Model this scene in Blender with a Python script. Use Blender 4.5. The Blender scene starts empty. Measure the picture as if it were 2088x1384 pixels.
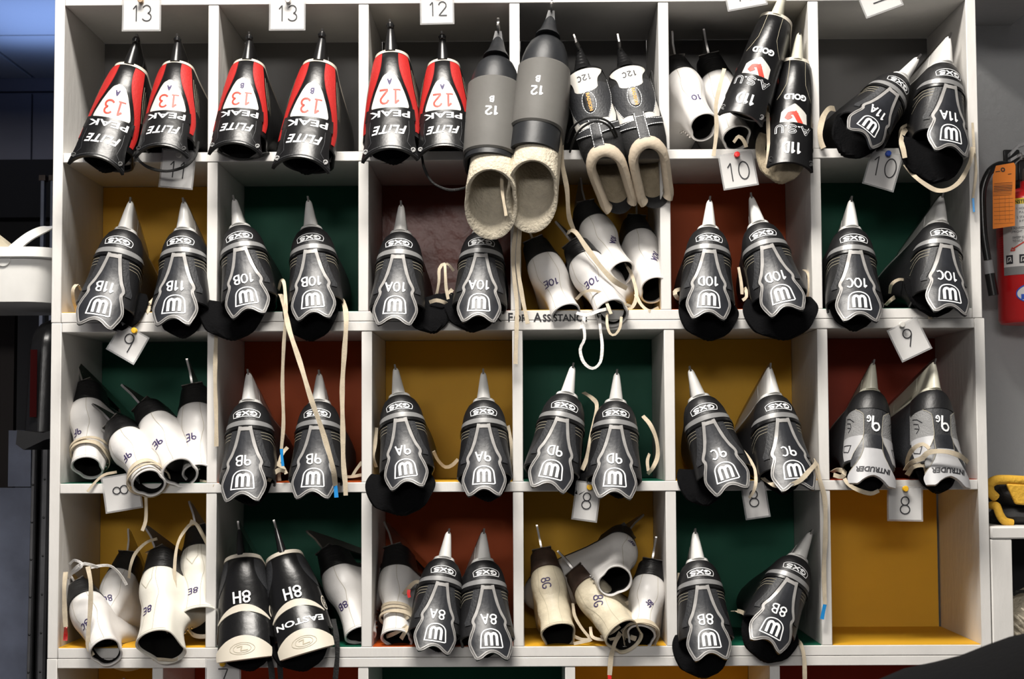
import bpy, bmesh, math, random
import numpy as np
from mathutils import Matrix, Vector, Euler

random.seed(7)
SC = bpy.context.scene
COL = SC.collection
rad = math.radians

# ------------------------------------------------------------------ camera, world, lights, exposure
CAMPOS = Vector((0.0, -2.86, 1.5))
PITCH, YAW, ROLL, FPX = 0.0628354, -0.0073659, -0.0047886, 3362.58
_F = Vector((math.sin(YAW)*math.cos(PITCH), math.cos(YAW)*math.cos(PITCH), math.sin(PITCH)))
_R0 = Vector((math.cos(YAW), -math.sin(YAW), 0.0))
_U0 = _R0.cross(_F)
CR = _R0*math.cos(ROLL) + _U0*math.sin(ROLL)
CU = -_R0*math.sin(ROLL) + _U0*math.cos(ROLL)
cam_data = bpy.data.cameras.new('camera')
cam = bpy.data.objects.new('camera', cam_data)
COL.objects.link(cam)
cam.matrix_world = Matrix(((CR.x, CU.x, -_F.x, CAMPOS.x), (CR.y, CU.y, -_F.y, CAMPOS.y), (CR.z, CU.z, -_F.z, CAMPOS.z), (0, 0, 0, 1)))
cam_data.sensor_fit = 'HORIZONTAL'
cam_data.sensor_width = 36.0
cam_data.lens = FPX/2088.0*36.0
cam_data.clip_start = 0.02
cam_data.dof.use_dof = True
cam_data.dof.focus_distance = 2.86
cam_data.dof.aperture_fstop = 13.0
SC.camera = cam

world = bpy.data.worlds.new('world')
SC.world = world
world.use_nodes = True
world.node_tree.nodes['Background'].inputs[0].default_value = (0.55, 0.6, 0.7, 1)
world.node_tree.nodes['Background'].inputs[1].default_value = 0.02

def area(name, loc, size, energy, color, rot=(0, 0, 0)):
    d = bpy.data.lights.new(name, 'AREA')
    d.shape = 'RECTANGLE'; d.size, d.size_y = size; d.energy = energy; d.color = color
    o = bpy.data.objects.new(name, d); COL.objects.link(o)
    o.location = loc; o.rotation_euler = rot
    return o
area('ceiling_lamp_light', (-0.25, -1.25, 3.655), (1.15, 0.5), 46, (1.0, 0.95, 0.88))
area('window_light', (-0.7, -8.35, 3.40), (2.6, 0.55), 42, (1.0, 0.965, 0.92), (math.radians(83), 0, 0))  # unseen far light reaching the cubby backs; its window form is invented
area('skylight', (-1.2, 1.9, 2.60), (0.9, 0.6), 0.9, (0.30, 0.48, 1.0), (math.pi, 0, 0))  # added blue lamp aimed up to tint the back room's ceiling
SC.view_settings.view_transform = 'Standard'
SC.view_settings.look = 'None'
SC.view_settings.gamma = 1.0
SC.view_settings.use_curve_mapping = False
SC.view_settings.exposure = 1.5

def ray(px, py):
    return _F + CR*((px-1044.0)/FPX) - CU*((py-692.0)/FPX)
def at(px, py, Y):
    """the point of the place that the photograph shows at a pixel, at depth Y behind the rack's front"""
    d = ray(px, py)
    return CAMPOS + d*((Y-CAMPOS.y)/d.y)
def project(p):
    v = p - CAMPOS
    z = v.dot(_F)
    return 1044.0 + FPX*v.dot(CR)/z, 692.0 - FPX*v.dot(CU)/z

# ------------------------------------------------------------------ materials
MATS = {}
def mat(name, col, rough=0.5, metal=0.0, bump=0.0, bscale=40.0, var=0.0, vscale=8.0, spec=0.5, coat=0.0, trans=0.0, stretch=None):
    m = bpy.data.materials.new(name); m.use_nodes = True
    nt = m.node_tree; b = nt.nodes['Principled BSDF']
    b.inputs['Base Color'].default_value = (*col, 1)
    b.inputs['Roughness'].default_value = rough
    b.inputs['Metallic'].default_value = metal
    b.inputs['Specular IOR Level'].default_value = spec
    b.inputs['Coat Weight'].default_value = coat
    b.inputs['Transmission Weight'].default_value = trans
    tc = nt.nodes.new('ShaderNodeTexCoord')
    src = tc.outputs['Object']
    if stretch:
        mp = nt.nodes.new('ShaderNodeMapping'); mp.inputs['Scale'].default_value = stretch
        nt.links.new(src, mp.inputs['Vector']); src = mp.outputs['Vector']
    if var:
        n = nt.nodes.new('ShaderNodeTexNoise'); n.inputs['Scale'].default_value = vscale; n.inputs['Detail'].default_value = 6
        r = nt.nodes.new('ShaderNodeValToRGB')
        r.color_ramp.elements[0].position = 0.3; r.color_ramp.elements[1].position = 0.7
        r.color_ramp.elements[0].color = (*[c*(1-var) for c in col], 1)
        r.color_ramp.elements[1].color = (*[min(1, c*(1+var)) for c in col], 1)
        nt.links.new(src, n.inputs['Vector']); nt.links.new(n.outputs['Fac'], r.inputs['Fac'])
        nt.links.new(r.outputs['Color'], b.inputs['Base Color'])
    if bump:
        n2 = nt.nodes.new('ShaderNodeTexNoise'); n2.inputs['Scale'].default_value = bscale; n2.inputs['Detail'].default_value = 4
        bp = nt.nodes.new('ShaderNodeBump'); bp.inputs['Strength'].default_value = bump; bp.inputs['Distance'].default_value = 0.01
        nt.links.new(src, n2.inputs['Vector']); nt.links.new(n2.outputs['Fac'], bp.inputs['Height'])
        nt.links.new(bp.outputs['Normal'], b.inputs['Normal'])
    MATS[name] = m
    return m
mat('rack_paint', (0.72, 0.70, 0.67), 0.5, bump=0.10, bscale=60, var=0.05, vscale=9, stretch=(1, 1, 0.35))
mat('rack_edge', (0.30, 0.26, 0.23), 0.8)
mat('raw_back', (0.17, 0.165, 0.16), 0.6, var=0.06, vscale=5)
mat('paper_green', (0.003, 0.085, 0.047), 0.55, spec=0.25, bump=0.12, bscale=12, var=0.12, vscale=6)
mat('paper_yellow', (0.66, 0.355, 0.022), 0.55, spec=0.25, bump=0.10, bscale=12, var=0.08, vscale=6)
mat('paper_orange', (0.40, 0.062, 0.005), 0.55, spec=0.25, bump=0.10, bscale=12, var=0.12, vscale=6)
mat('paper_red', (0.26, 0.026, 0.006), 0.55, spec=0.25, bump=0.12, bscale=12, var=0.12, vscale=6)
mat('paper_brick', (0.20, 0.030, 0.010), 0.34, spec=0.35, bump=0.5, bscale=14, var=0.15, vscale=6)
mat('black_leather', (0.0080, 0.0080, 0.0090), 0.44, bump=0.06, bscale=220, var=0.2, vscale=30)
mat('black_gloss', (0.006, 0.006, 0.0065), 0.30, bump=0.05, bscale=70, spec=0.38)
mat('black_matte', (0.007, 0.007, 0.0075), 0.75, bump=0.15, bscale=300)
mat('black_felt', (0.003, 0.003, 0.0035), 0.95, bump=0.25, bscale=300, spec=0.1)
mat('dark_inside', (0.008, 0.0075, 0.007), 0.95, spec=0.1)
mat('grey_panel', (0.017, 0.0185, 0.023), 0.40, bump=0.05, bscale=120, var=0.35, vscale=24)
mat('silver_trim', (0.34, 0.33, 0.32), 0.40, metal=0.15, var=0.12, vscale=60)
mat('silver_band', (0.26, 0.26, 0.26), 0.36, metal=0.2, var=0.08, vscale=60)
mat('dark_line', (0.03, 0.03, 0.03), 0.7)
mat('white_mark', (0.82, 0.83, 0.84), 0.5)
mat('thread', (0.42, 0.38, 0.28), 0.8)
mat('white_plastic', (0.80, 0.79, 0.76), 0.34, var=0.03, vscale=30)
mat('ivory_plastic', (0.62, 0.60, 0.49), 0.38, var=0.05, vscale=30)
mat('cream_sole', (0.60, 0.55, 0.46), 0.5)
mat('black_plastic', (0.008, 0.008, 0.0085), 0.30)
mat('steel', (0.50, 0.48, 0.46), 0.30, metal=1.0)
mat('white_leather', (0.74, 0.72, 0.70), 0.40, bump=0.06, bscale=70, var=0.04, vscale=14)
mat('warm_leather', (0.74, 0.71, 0.63), 0.42, bump=0.06, bscale=70, var=0.05, vscale=14)
mat('aged_leather', (0.62, 0.55, 0.41), 0.50, bump=0.25, bscale=60, var=0.14, vscale=22)
mat('brown_heel', (0.050, 0.028, 0.019), 0.50, bump=0.15, bscale=60, var=0.45, vscale=26)
mat('black_heel', (0.007, 0.007, 0.0075), 0.34, bump=0.25, bscale=30, stretch=(1, 1, 14))
mat('ink', (0.035, 0.02, 0.10), 0.6)
mat('black_ink', (0.012, 0.012, 0.016), 0.6)
mat('red_ink', (0.52, 0.045, 0.025), 0.5)
mat('red_fabric', (0.40, 0.012, 0.010), 0.60, bump=0.1, bscale=300)
mat('white_patch', (0.60, 0.575, 0.53), 0.42, var=0.03, vscale=30)
mat('grey_shell', (0.105, 0.101, 0.094), 0.60, spec=0.25, bump=0.04, bscale=90, var=0.08, vscale=16)
mat('grey_black_shell', (0.011, 0.012, 0.014), 0.46, spec=0.4, bump=0.05, bscale=60, var=0.3, vscale=20)
mat('wool_felt', (0.58, 0.52, 0.41), 0.95, bump=0.4, bscale=220, var=0.12, vscale=60, spec=0.1)
mat('beige_felt', (0.36, 0.30, 0.21), 0.95, bump=0.35, bscale=220, var=0.15, vscale=60, spec=0.1)
mat('beige_collar', (0.50, 0.42, 0.32), 0.85, bump=0.12, bscale=200)
mat('mesh_grey', (0.22, 0.22, 0.22), 0.6, bump=0.3, bscale=420, var=0.1, vscale=60)
mat('light_grey', (0.38, 0.38, 0.39), 0.45, var=0.06, vscale=30)
mat('charcoal', (0.022, 0.023, 0.026), 0.55, bump=0.15, bscale=260, var=0.2, vscale=30)
mat('lace_cream', (0.54, 0.46, 0.34), 0.85, bump=0.12, bscale=500, var=0.12, vscale=80)
mat('lace_white', (0.80, 0.78, 0.75), 0.75, bump=0.3, bscale=320)
mat('lace_black', (0.010, 0.010, 0.010), 0.8, bump=0.3, bscale=320)
mat('blue_tip', (0.012, 0.26, 0.66), 0.4)
mat('red_tip', (0.75, 0.03, 0.03), 0.4)
mat('orange_text', (0.80, 0.30, 0.03), 0.5)
mat('card', (0.80, 0.78, 0.76), 0.40)
mat('laminate', (0.55, 0.55, 0.55), 0.15, spec=0.5)
mat('pin_red', (0.70, 0.02, 0.02), 0.25); mat('pin_blue', (0.01, 0.06, 0.40), 0.25)
mat('pin_yellow', (0.80, 0.45, 0.02), 0.25); mat('pin_clear', (0.62, 0.60, 0.56), 0.2); mat('pin_brown', (0.40, 0.28, 0.18), 0.3)
mat('wall_paint', (0.33, 0.335, 0.34), 0.65, bump=0.25, bscale=70, var=0.03, vscale=3)
mat('ceiling_tile', (0.62, 0.62, 0.64), 0.85, bump=0.15, bscale=120)
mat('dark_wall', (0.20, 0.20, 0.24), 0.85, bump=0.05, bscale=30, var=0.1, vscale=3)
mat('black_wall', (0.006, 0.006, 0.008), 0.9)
mat('dark_red', (0.018, 0.0008, 0.001), 0.8, spec=0.05)
mat('dark_wood', (0.012, 0.008, 0.007), 0.8)
mat('floor_rubber', (0.06, 0.06, 0.06), 0.9, bump=0.2, bscale=60)
mat('blue_steel', (0.11, 0.125, 0.175), 0.45, metal=0.2, var=0.25, vscale=14)
mat('strip_steel', (0.13, 0.13, 0.135), 0.42, metal=0.4, var=0.2, vscale=20)
mat('extinguisher_red', (0.50, 0.010, 0.012), 0.28, coat=0.3)
mat('tag_orange', (0.80, 0.22, 0.02), 0.65)
mat('label_white', (0.62, 0.61, 0.60), 0.45); mat('label_yellow', (0.75, 0.55, 0.05), 0.45); mat('label_grey', (0.20, 0.20, 0.20), 0.5)
mat('logo_blue', (0.02, 0.08, 0.45), 0.4)
mat('glove_yellow', (0.62, 0.35, 0.03), 0.8, bump=0.3, bscale=160)
mat('dark_bag', (0.0040, 0.0040, 0.0044), 0.95, bump=0.2, bscale=160, spec=0.08)
mat('lamp_glow', (0.9, 0.9, 0.9), 0.5)
MATS['lamp_glow'].node_tree.nodes['Principled BSDF'].inputs['Emission Color'].default_value = (1, 0.96, 0.9, 1)
MATS['lamp_glow'].node_tree.nodes['Principled BSDF'].inputs['Emission Strength'].default_value = 2.0
b_ = MATS['laminate'].node_tree.nodes['Principled BSDF']
b_.inputs['Alpha'].default_value = 0.35

# ------------------------------------------------------------------ mesh helpers
class MB:
    def __init__(self): self.v = []; self.f = []
    def add(self, vs, fs):
        o = len(self.v); self.v += [tuple(p) for p in vs]; self.f += [tuple(i+o for i in f) for f in fs]
    def box(self, x0, x1, y0, y1, z0, z1, M=None):
        vs = [Vector((x, y, z)) for x in (x0, x1) for y in (y0, y1) for z in (z0, z1)]
        if M: vs = [M @ p for p in vs]
        self.add(vs, [(0, 1, 3, 2), (4, 6, 7, 5), (0, 4, 5, 1), (2, 3, 7, 6), (0, 2, 6, 4), (1, 5, 7, 3)])
    def rings(self, rs, cap0=True, cap1=True, closed=True):
        n = len(rs[0]); o = len(self.v)
        for r in rs: self.v += [tuple(p) for p in r]
        m = n if closed else n-1
        for i in range(len(rs)-1):
            for j in range(m):
                k = (j+1) % n
                self.f.append((o+i*n+j, o+i*n+k, o+(i+1)*n+k, o+(i+1)*n+j))
        if cap0: self.f.append(tuple(o+j for j in range(n))[::-1])
        if cap1: self.f.append(tuple(o+(len(rs)-1)*n+j for j in range(n)))
    def tube(self, pts, r, n=8, cap=True):
        pts = [Vector(p) for p in pts]
        rs = []; up = Vector((0.31, 0.2, 0.93))
        for i, p in enumerate(pts):
            d = (pts[min(i+1, len(pts)-1)] - pts[max(i-1, 0)]).normalized()
            a = d.cross(up)
            if a.length < 1e-3: a = d.cross(Vector((1, 0, 0)))
            a.normalize(); b = d.cross(a); up = b.cross(d) if False else up
            rr = r[i] if isinstance(r, (list, tuple)) else r
            rs.append([p + (a*math.cos(t)+b*math.sin(t))*rr for t in [2*math.pi*k/n for k in range(n)]])
        self.rings(rs, cap, cap)
    def lathe(self, prof, n=24, origin=(0, 0, 0), M=None):
        rs = []
        for r, z in prof:
            ring = [Vector((origin[0]+r*math.cos(2*math.pi*k/n), origin[1]+r*math.sin(2*math.pi*k/n), origin[2]+z)) for k in range(n)]
            if M: ring = [M @ p for p in ring]
            rs.append(ring)
        self.rings(rs)
    def mesh(self, name, m, smooth=True, sharp=40):
        me = bpy.data.meshes.new(name)
        me.from_pydata(self.v, [], self.f)
        bm = bmesh.new(); bm.from_mesh(me)
        bmesh.ops.recalc_face_normals(bm, faces=bm.faces)
        if smooth:
            for f in bm.faces: f.smooth = True
            for e in bm.edges:
                if len(e.link_faces) == 2 and e.calc_face_angle(0) > rad(sharp): e.smooth = False
        bm.to_mesh(me); bm.free()
        me.materials.append(MATS[m])
        return me
    def build(self, name, m, parent=None, smooth=True, sharp=40):
        o = bpy.data.objects.new(name, self.mesh(name, m, smooth, sharp))
        COL.objects.link(o)
        if parent is not None: o.parent = parent
        return o
def tag(o, label=None, cat=None, group=None, kind=None):
    if label: o['label'] = label
    if cat: o['category'] = cat
    if group: o['group'] = group
    if kind: o['kind'] = kind
    return o
def thing(name, label, cat, loc=(0, 0, 0), group=None):
    o = bpy.data.objects.new(name, None); COL.objects.link(o); o.location = loc
    o.empty_display_size = 0.05
    return tag(o, label, cat, group)
def catmull(pts, step=0.006):
    P = [np.array(p, float) for p in pts]
    if len(P) < 3:
        n = max(2, int(np.linalg.norm(P[1]-P[0])/step)+1)
        return [P[0]+(P[1]-P[0])*t for t in np.linspace(0, 1, n)]
    P = [2*P[0]-P[1]] + P + [2*P[-1]-P[-2]]
    out = []
    for i in range(1, len(P)-2):
        p0, p1, p2, p3 = P[i-1:i+3]
        n = max(2, int(np.linalg.norm(p2-p1)/step)+1)
        for t in np.linspace(0, 1, n, endpoint=False):
            out.append(0.5*((2*p1)+(p2-p0)*t+(2*p0-5*p1+4*p2-p3)*t*t+(3*p1-p0-3*p2+p3)*t**3))
    out.append(P[-2])
    return out
def resample(pts, step):
    P = np.array(pts, float); d = np.r_[0, np.cumsum(np.linalg.norm(np.diff(P, axis=0), axis=1))]
    n = max(1, int(math.ceil(d[-1]/step)))
    t = np.linspace(0, d[-1], n+1)
    t = np.unique(np.r_[t, d]) if len(P) < 12 else t
    keep = [t[0]]
    for x in t[1:]:
        if x-keep[-1] > step*0.2: keep.append(x)
    return np.stack([np.interp(keep, d, P[:, k]) for k in range(P.shape[1])], 1)

# ------------------------------------------------------------------ stroke lettering (hand-marked numbers) and font lettering
def arc(cx, cy, rx, ry, a0, a1, n=12):
    return [(cx+rx*math.cos(rad(a0+(a1-a0)*i/n)), cy+ry*math.sin(rad(a0+(a1-a0)*i/n))) for i in range(n+1)]
GL = {
 '0': (.62, [arc(.31, .5, .29, .5, 90, 450, 20)]),
 '1': (.40, [[(.08, .78), (.26, 1.0), (.26, 0)]]),
 'I': (.22, [[(.11, 1), (.11, 0)]]),
 '2': (.62, [arc(.31, .72, .27, .28, 165, -25)+[(.05, 0), (.60, 0)]]),
 '3': (.60, [arc(.27, .74, .25, .26, 150, -80)+arc(.27, .25, .29, .26, 85, -150)]),
 '6': (.60, [[(.50, 1.0), (.14, .50)]+arc(.30, .28, .27, .28, 150, -210, 18)]),
 '7': (.60, [[(.03, 1), (.58, 1), (.20, 0)]]),
 '8': (.60, [arc(.30, .75, .23, .25, -90, 270, 16), arc(.30, .26, .28, .26, 90, 450, 16)]),
 '9': (.58, [arc(.28, .72, .25, .27, 0, 360, 16), [(.53, .72), (.50, 0)]]),
 'A': (.64, [[(.02, 0), (.31, 1), (.62, 0)], [(.12, .34), (.52, .34)]]),
 'B': (.58, [[(.06, 0), (.06, 1)]+arc(.26, .76, .26, .24, 90, -90, 8)+arc(.28, .26, .30, .26, 90, -90, 8)+[(.06, 0)], [(.06, .52), (.28, .52)]]),
 'C': (.58, [arc(.34, .5, .30, .5, 55, 305, 14)]),
 'D': (.60, [[(.06, 0), (.06, 1)]+arc(.16, .5, .42, .5, 90, -90, 12)+[(.06, 0)]]),
 'E': (.52, [[(.52, 1), (.06, 1), (.06, 0), (.52, 0)], [(.06, .5), (.44, .5)]]),
 'F': (.52, [[(.54, 1), (.06, 1), (.06, 0)], [(.06, .52), (.42, .52)]]),
 'G': (.64, [arc(.34, .5, .31, .5, 50, 340, 16)+[(.63, .42), (.36, .42)]]),
 'H': (.60, [[(.06, 1), (.06, 0)], [(.56, 1), (.56, 0)], [(.06, .5), (.56, .5)]]),
 'X': (.60, [[(.04, 1), (.56, 0)], [(.56, 1), (.04, 0)]]),
 'V': (.60, [[(.04, 1), (.30, 0), (.56, 1)]]),
 'S': (.56, [arc(.28, .76, .24, .24, 40, 270, 10)+arc(.28, .26, .26, .26, 90, -150, 10)]),
 'U': (.60, [[(.06, 1), (.06, .3)]+arc(.30, .30, .24, .30, 180, 360, 10)+[(.54, 1)]]),
 '.': (.20, [[(.10, .10), (.10, 0)]]),
 'J': (.4, [[(.32, 1), (.32, .2)]+arc(.18, .2, .14, .2, 0, -170, 8)]),
}
def strokes(text, h, gap=0.16):
    """polylines of a text of height h, centred on the origin"""
    x = 0; out = []
    for ch in text:
        if ch == ' ': x += .4; continue
        w, st = GL[ch]
        out += [[(x+a, b) for a, b in s] for s in st]; x += w+gap
    W = x-gap
    return [[((a-W/2)*h, (b-.5)*h) for a, b in s] for s in out]
def ribbon(mb, fn, pts, w, off=0.0006, step=0.003, closed=False):
    """flat painted stroke of width w along 2-D pts, laid on the surface fn(a, b, offset)"""
    P = resample(pts, step); n = len(P)
    rows = []
    for i in range(n):
        if closed and i in (0, n-1): d = P[1]-P[n-2]
        else: d = P[min(i+1, n-1)]-P[max(i-1, 0)]
        L = np.linalg.norm(d); d = d/L if L > 1e-9 else np.array([1., 0])
        q = np.array([-d[1], d[0]])*w/2
        if not closed and i == 0: c = P[i]-d*w*0.35
        elif not closed and i == n-1: c = P[i]+d*w*0.35
        else: c = P[i]
        rows.append((c-q, c, c+q) if w > 0.006 else (c-q, c+q))
    k = len(rows[0]); o = len(mb.v)
    for r in rows:
        for c in r: mb.v.append(tuple(fn(c[0], c[1], off)))
    for i in range(n-1):
        for j in range(k-1):
            mb.f.append((o+i*k+j, o+i*k+j+1, o+(i+1)*k+j+1, o+(i+1)*k+j))
FONT_CACHE = {}
def font_mesh(text, size, shear=0.0, bold=0.0, stretch=1.0, cell=0.006):
    key = (text, size, shear, bold, stretch)
    if key in FONT_CACHE: return FONT_CACHE[key]
    c = bpy.data.curves.new('lettering', 'FONT')
    c.body = text; c.space_character = 1.1 if text == 'FLiTE' else 1.0; c.size = size; c.shear = shear; c.offset = bold; c.align_x = 'CENTER'; c.align_y = 'CENTER'; c.resolution_u = 3
    o = bpy.data.objects.new('lettering', c); COL.objects.link(o)
    dg = bpy.context.evaluated_depsgraph_get(); dg.update()
    me = bpy.data.meshes.new_from_object(o.evaluated_get(dg))
    bm = bmesh.new(); bm.from_mesh(me)
    xs = [v.co.x for v in bm.verts]; ys = [v.co.y for v in bm.verts]
    for ax, vals in ((0, xs), (1, ys)):
        a, b = min(vals), max(vals); n = int((b-a)/cell)
        for i in range(1, n+1):
            co = [0, 0, 0]; no = [0, 0, 0]; co[ax] = a+(b-a)*i/(n+1); no[ax] = 1
            bmesh.ops.bisect_plane(bm, geom=bm.verts[:]+bm.edges[:]+bm.faces[:], plane_co=co, plane_no=no, dist=1e-6)
    cx, cy = (min(xs)+max(xs))/2, (min(ys)+max(ys))/2
    bm.verts.index_update()
    r = ([((v.co.x-cx)*stretch, v.co.y-cy) for v in bm.verts], [tuple(v.index for v in f.verts) for f in bm.faces])
    bm.free(); bpy.data.objects.remove(o); bpy.data.curves.remove(c); bpy.data.meshes.remove(me)
    FONT_CACHE[key] = r
    return r
def lettering(mb, fn, text, size, pos, off=0.0006, shear=0.0, bold=0.0, stretch=1.0, rot=0.0, bend=0.0):
    """printed text on surface fn; pos = centre; rot in degrees in the surface's own 2-D frame"""
    vs, fs = font_mesh(text, size, shear, bold, stretch)
    c, s = math.cos(rad(rot)), math.sin(rad(rot))
    mb.add([fn(pos[0]+a*c-b*s, pos[1]+a*s+b*c+bend*a*a, off) for a, b in vs], fs)
def marks(mb, fn, text, h, pos, w, off=0.0006, rot=0.0, gap=0.16, wobble=0.0, stretch=1.0):
    c, s = math.cos(rad(rot)), math.sin(rad(rot))
    for st in strokes(text, h, gap):
        st = [(a*stretch+random.uniform(-wobble, wobble)*h, b+random.uniform(-wobble, wobble)*h) for a, b in st]
        ribbon(mb, fn, [(pos[0]+a*c-b*s, pos[1]+a*s+b*c) for a, b in st], w, off, step=0.0035)

# ------------------------------------------------------------------ boots: surfaces lofted over foot outlines
# local frame of a skate lying upside down: X right as seen from behind the heel, Y towards the toe, Z out of the sole; heights along the shaft run to -Z
class Boot:
    NA, NM, NF = 9, 6, 7
    def __init__(self, secs, slant=None, drop=None):
        a = np.array(secs, float); self.z = a[:, 0]; self.p = a[:, 1:]
        self.m = np.gradient(self.p, self.z, axis=0)
        self.slant = slant; self.drop = drop; self.cache = {}
        self.ztop = self.z[-1]
    def par(self, z):
        z = min(max(z, self.z[0]-0.02), self.z[-1]+0.06)
        if z <= self.z[0]: return self.p[0]+self.m[0]*(z-self.z[0])
        if z >= self.z[-1]: return self.p[-1]+self.m[-1]*(z-self.z[-1])*0.5
        i = int(np.searchsorted(self.z, z))-1; i = max(0, min(i, len(self.z)-2))
        h = self.z[i+1]-self.z[i]; t = (z-self.z[i])/h
        return (2*t**3-3*t*t+1)*self.p[i]+(t**3-2*t*t+t)*h*self.m[i]+(-2*t**3+3*t*t)*self.p[i+1]+(t**3-t*t)*h*self.m[i+1]
    def half(self, z, inset=0.0):
        key = (round(z, 5), inset)
        if key in self.cache: return self.cache[key]
        yb, L, wh, rh, wf, rf = self.par(z)
        yb += inset; L -= 2*inset; wh -= inset; wf -= inset
        x = []; y = []
        for i in range(self.NA+1):
            t = math.pi/2*i/self.NA; x.append(wh*math.sin(t)); y.append(yb+rh*(1-math.cos(t)))
        for i in range(1, self.NM):
            t = i/self.NM; e = t*t*(3-2*t); x.append(wh+(wf-wh)*e); y.append(yb+rh+(L-rf-rh)*t)
        for i in range(self.NF+1):
            t = math.pi/2*i/self.NF; x.append(wf*math.cos(t)); y.append(yb+L-rf+rf*math.sin(t))
        x = np.array(x); y = np.array(y)
        s = np.r_[0, np.cumsum(np.hypot(np.diff(x), np.diff(y)))]
        self.cache[key] = (x, y, s, yb, L)
        return self.cache[key]
    def warp(self, x, y, z, yb, L):
        zz = z
        if self.slant:
            z0, z1, k = self.slant
            t = min(max((z-z0)/(z1-z0), 0), 1.3); zz = z+k*t*max(0, (y-yb))
        if self.drop:
            y0, y1, d = self.drop
            t = min(max((y-y0)/(y1-y0), 0), 1); f = min(max(1-z/0.09, 0), 1); zz = zz-d*t*t*(3-2*t)*f
        return Vector((x, y, -zz))
    def raw(self, s, z):
        x, y, S, yb, L = self.half(z)
        a = min(abs(s), S[-1])
        px = np.interp(a, S, x); py = np.interp(a, S, y)
        return self.warp(math.copysign(px, s) if s else 0.0, py, z, yb, L)
    def S(self, s, z, off=0.0):
        p = self.raw(s, z)
        if off == 0: return p
        e = 0.0015
        du = self.raw(s+e, z)-self.raw(s-e, z); dv = self.raw(s, z+e)-self.raw(s, z-e)
        n = du.cross(dv)
        if n.length < 1e-12: n = Vector((0, -1, 0))
        n.normalize()
        if n.dot(p-Vector((0, p.y+0.03, p.z))) < 0 and abs(s) < 0.06: n = -n
        elif abs(s) >= 0.06 and n.x*s < 0: n = -n
        return p+n*off
    def ring(self, z, inset=0.0, dz=0.0):
        x, y, S, yb, L = self.half(z, inset)
        r = [self.warp(a, b, z+dz, yb, L) for a, b in zip(x, y)]
        return r+[Vector((-p.x, p.y, p.z)) for p in r[-2:0:-1]]
    def shell(self, z0, z1, n=18, rim=0.004, cap0=True):
        mb = MB()
        rs = [self.ring(z) for z in np.linspace(z0, z1, n)]
        rs += [self.ring(z1, rim*0.4, 0.0012), self.ring(z1, rim), self.ring(z1-0.012, rim)]
        mb.rings(rs, cap0, False)
        return mb
    def liner(self, z1, depth, inset=0.005):
        mb = MB()
        mb.rings([self.ring(z, inset) for z in np.linspace(z1-0.004, z1-depth, 6)], False, True)
        return mb
    def panel(self, F, nu=14, nv=10, off=0.002, base=-0.001):
        """raised sheet: F(u, v) -> (s, z), u 0..1 down the shaft, v -1..1 across"""
        mb = MB(); g = [[F(u, v) for v in np.linspace(-1, 1, nv+1)] for u in np.linspace(0, 1, nu+1)]
        top = [[self.S(s, z, off) for s, z in r] for r in g]
        mb.rings(top, False, False, closed=False)
        edge = [(0, j) for j in range(nv+1)]+[(i, nv) for i in range(1, nu+1)]+[(nu, j) for j in range(nv-1, -1, -1)]+[(i, 0) for i in range(nu-1, 0, -1)]
        hi = [top[i][j] for i, j in edge]; lo = [self.S(*g[i][j], base) for i, j in edge]
        mb.rings([hi, lo], False, False)
        return mb
    def native(self, s0, z0):
        """2-D frame of writing that reads right when the skate stands on its blade"""
        return lambda a, b, off: self.S(s0-a, z0+b, off)
    def disp(self, s0, z0):
        return lambda a, b, off: self.S(s0+a, z0-b, off)
def interp(tab):
    xs = [t[0] for t in tab]; ys = [t[1] for t in tab]
    return lambda z: float(np.interp(z, xs, ys))
def smooth_tab(tab, n=40):
    """piecewise table -> smoothed interpolant"""
    xs = np.array([t[0] for t in tab]); ys = np.array([t[1] for t in tab])
    m = np.gradient(ys, xs)
    def f(z):
        if z <= xs[0]: return float(ys[0])
        if z >= xs[-1]: return float(ys[-1])
        i = int(np.searchsorted(xs, z))-1; h = xs[i+1]-xs[i]; t = (z-xs[i])/h
        return float((2*t**3-3*t*t+1)*ys[i]+(t**3-2*t*t+t)*h*m[i]+(-2*t**3+3*t*t)*ys[i+1]+(t**3-t*t)*h*m[i+1])
    return f
def lozenge(hw, ztop, zbot):
    """F(u,v) for a panel symmetric about the heel line; zbot may depend on v"""
    def F(u, v):
        zb = zbot(v) if callable(zbot) else zbot
        z = ztop+(zb-ztop)*u
        return v*hw(z), z
    return F
def side_strip(inner, outer, z0, z1, sgn):
    def F(u, v):
        z = z0+(z1-z0)*u; a, b = inner(z), outer(z)
        return sgn*(a+(b-a)*(v+1)/2), z
    return F
def outline(F, inset=0.0, n=24, parts='lbr'):
    pts = []
    if 't' in parts: pass
    if 'l' in parts: pts += [F(u, -1) for u in np.linspace(0, 1, n)]
    if 'b' in parts: pts += [F(1, v) for v in np.linspace(-1, 1, n)][1:]
    if 'r' in parts: pts += [F(u, 1) for u in np.linspace(1, 0, n)][1:]
    return pts

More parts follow.
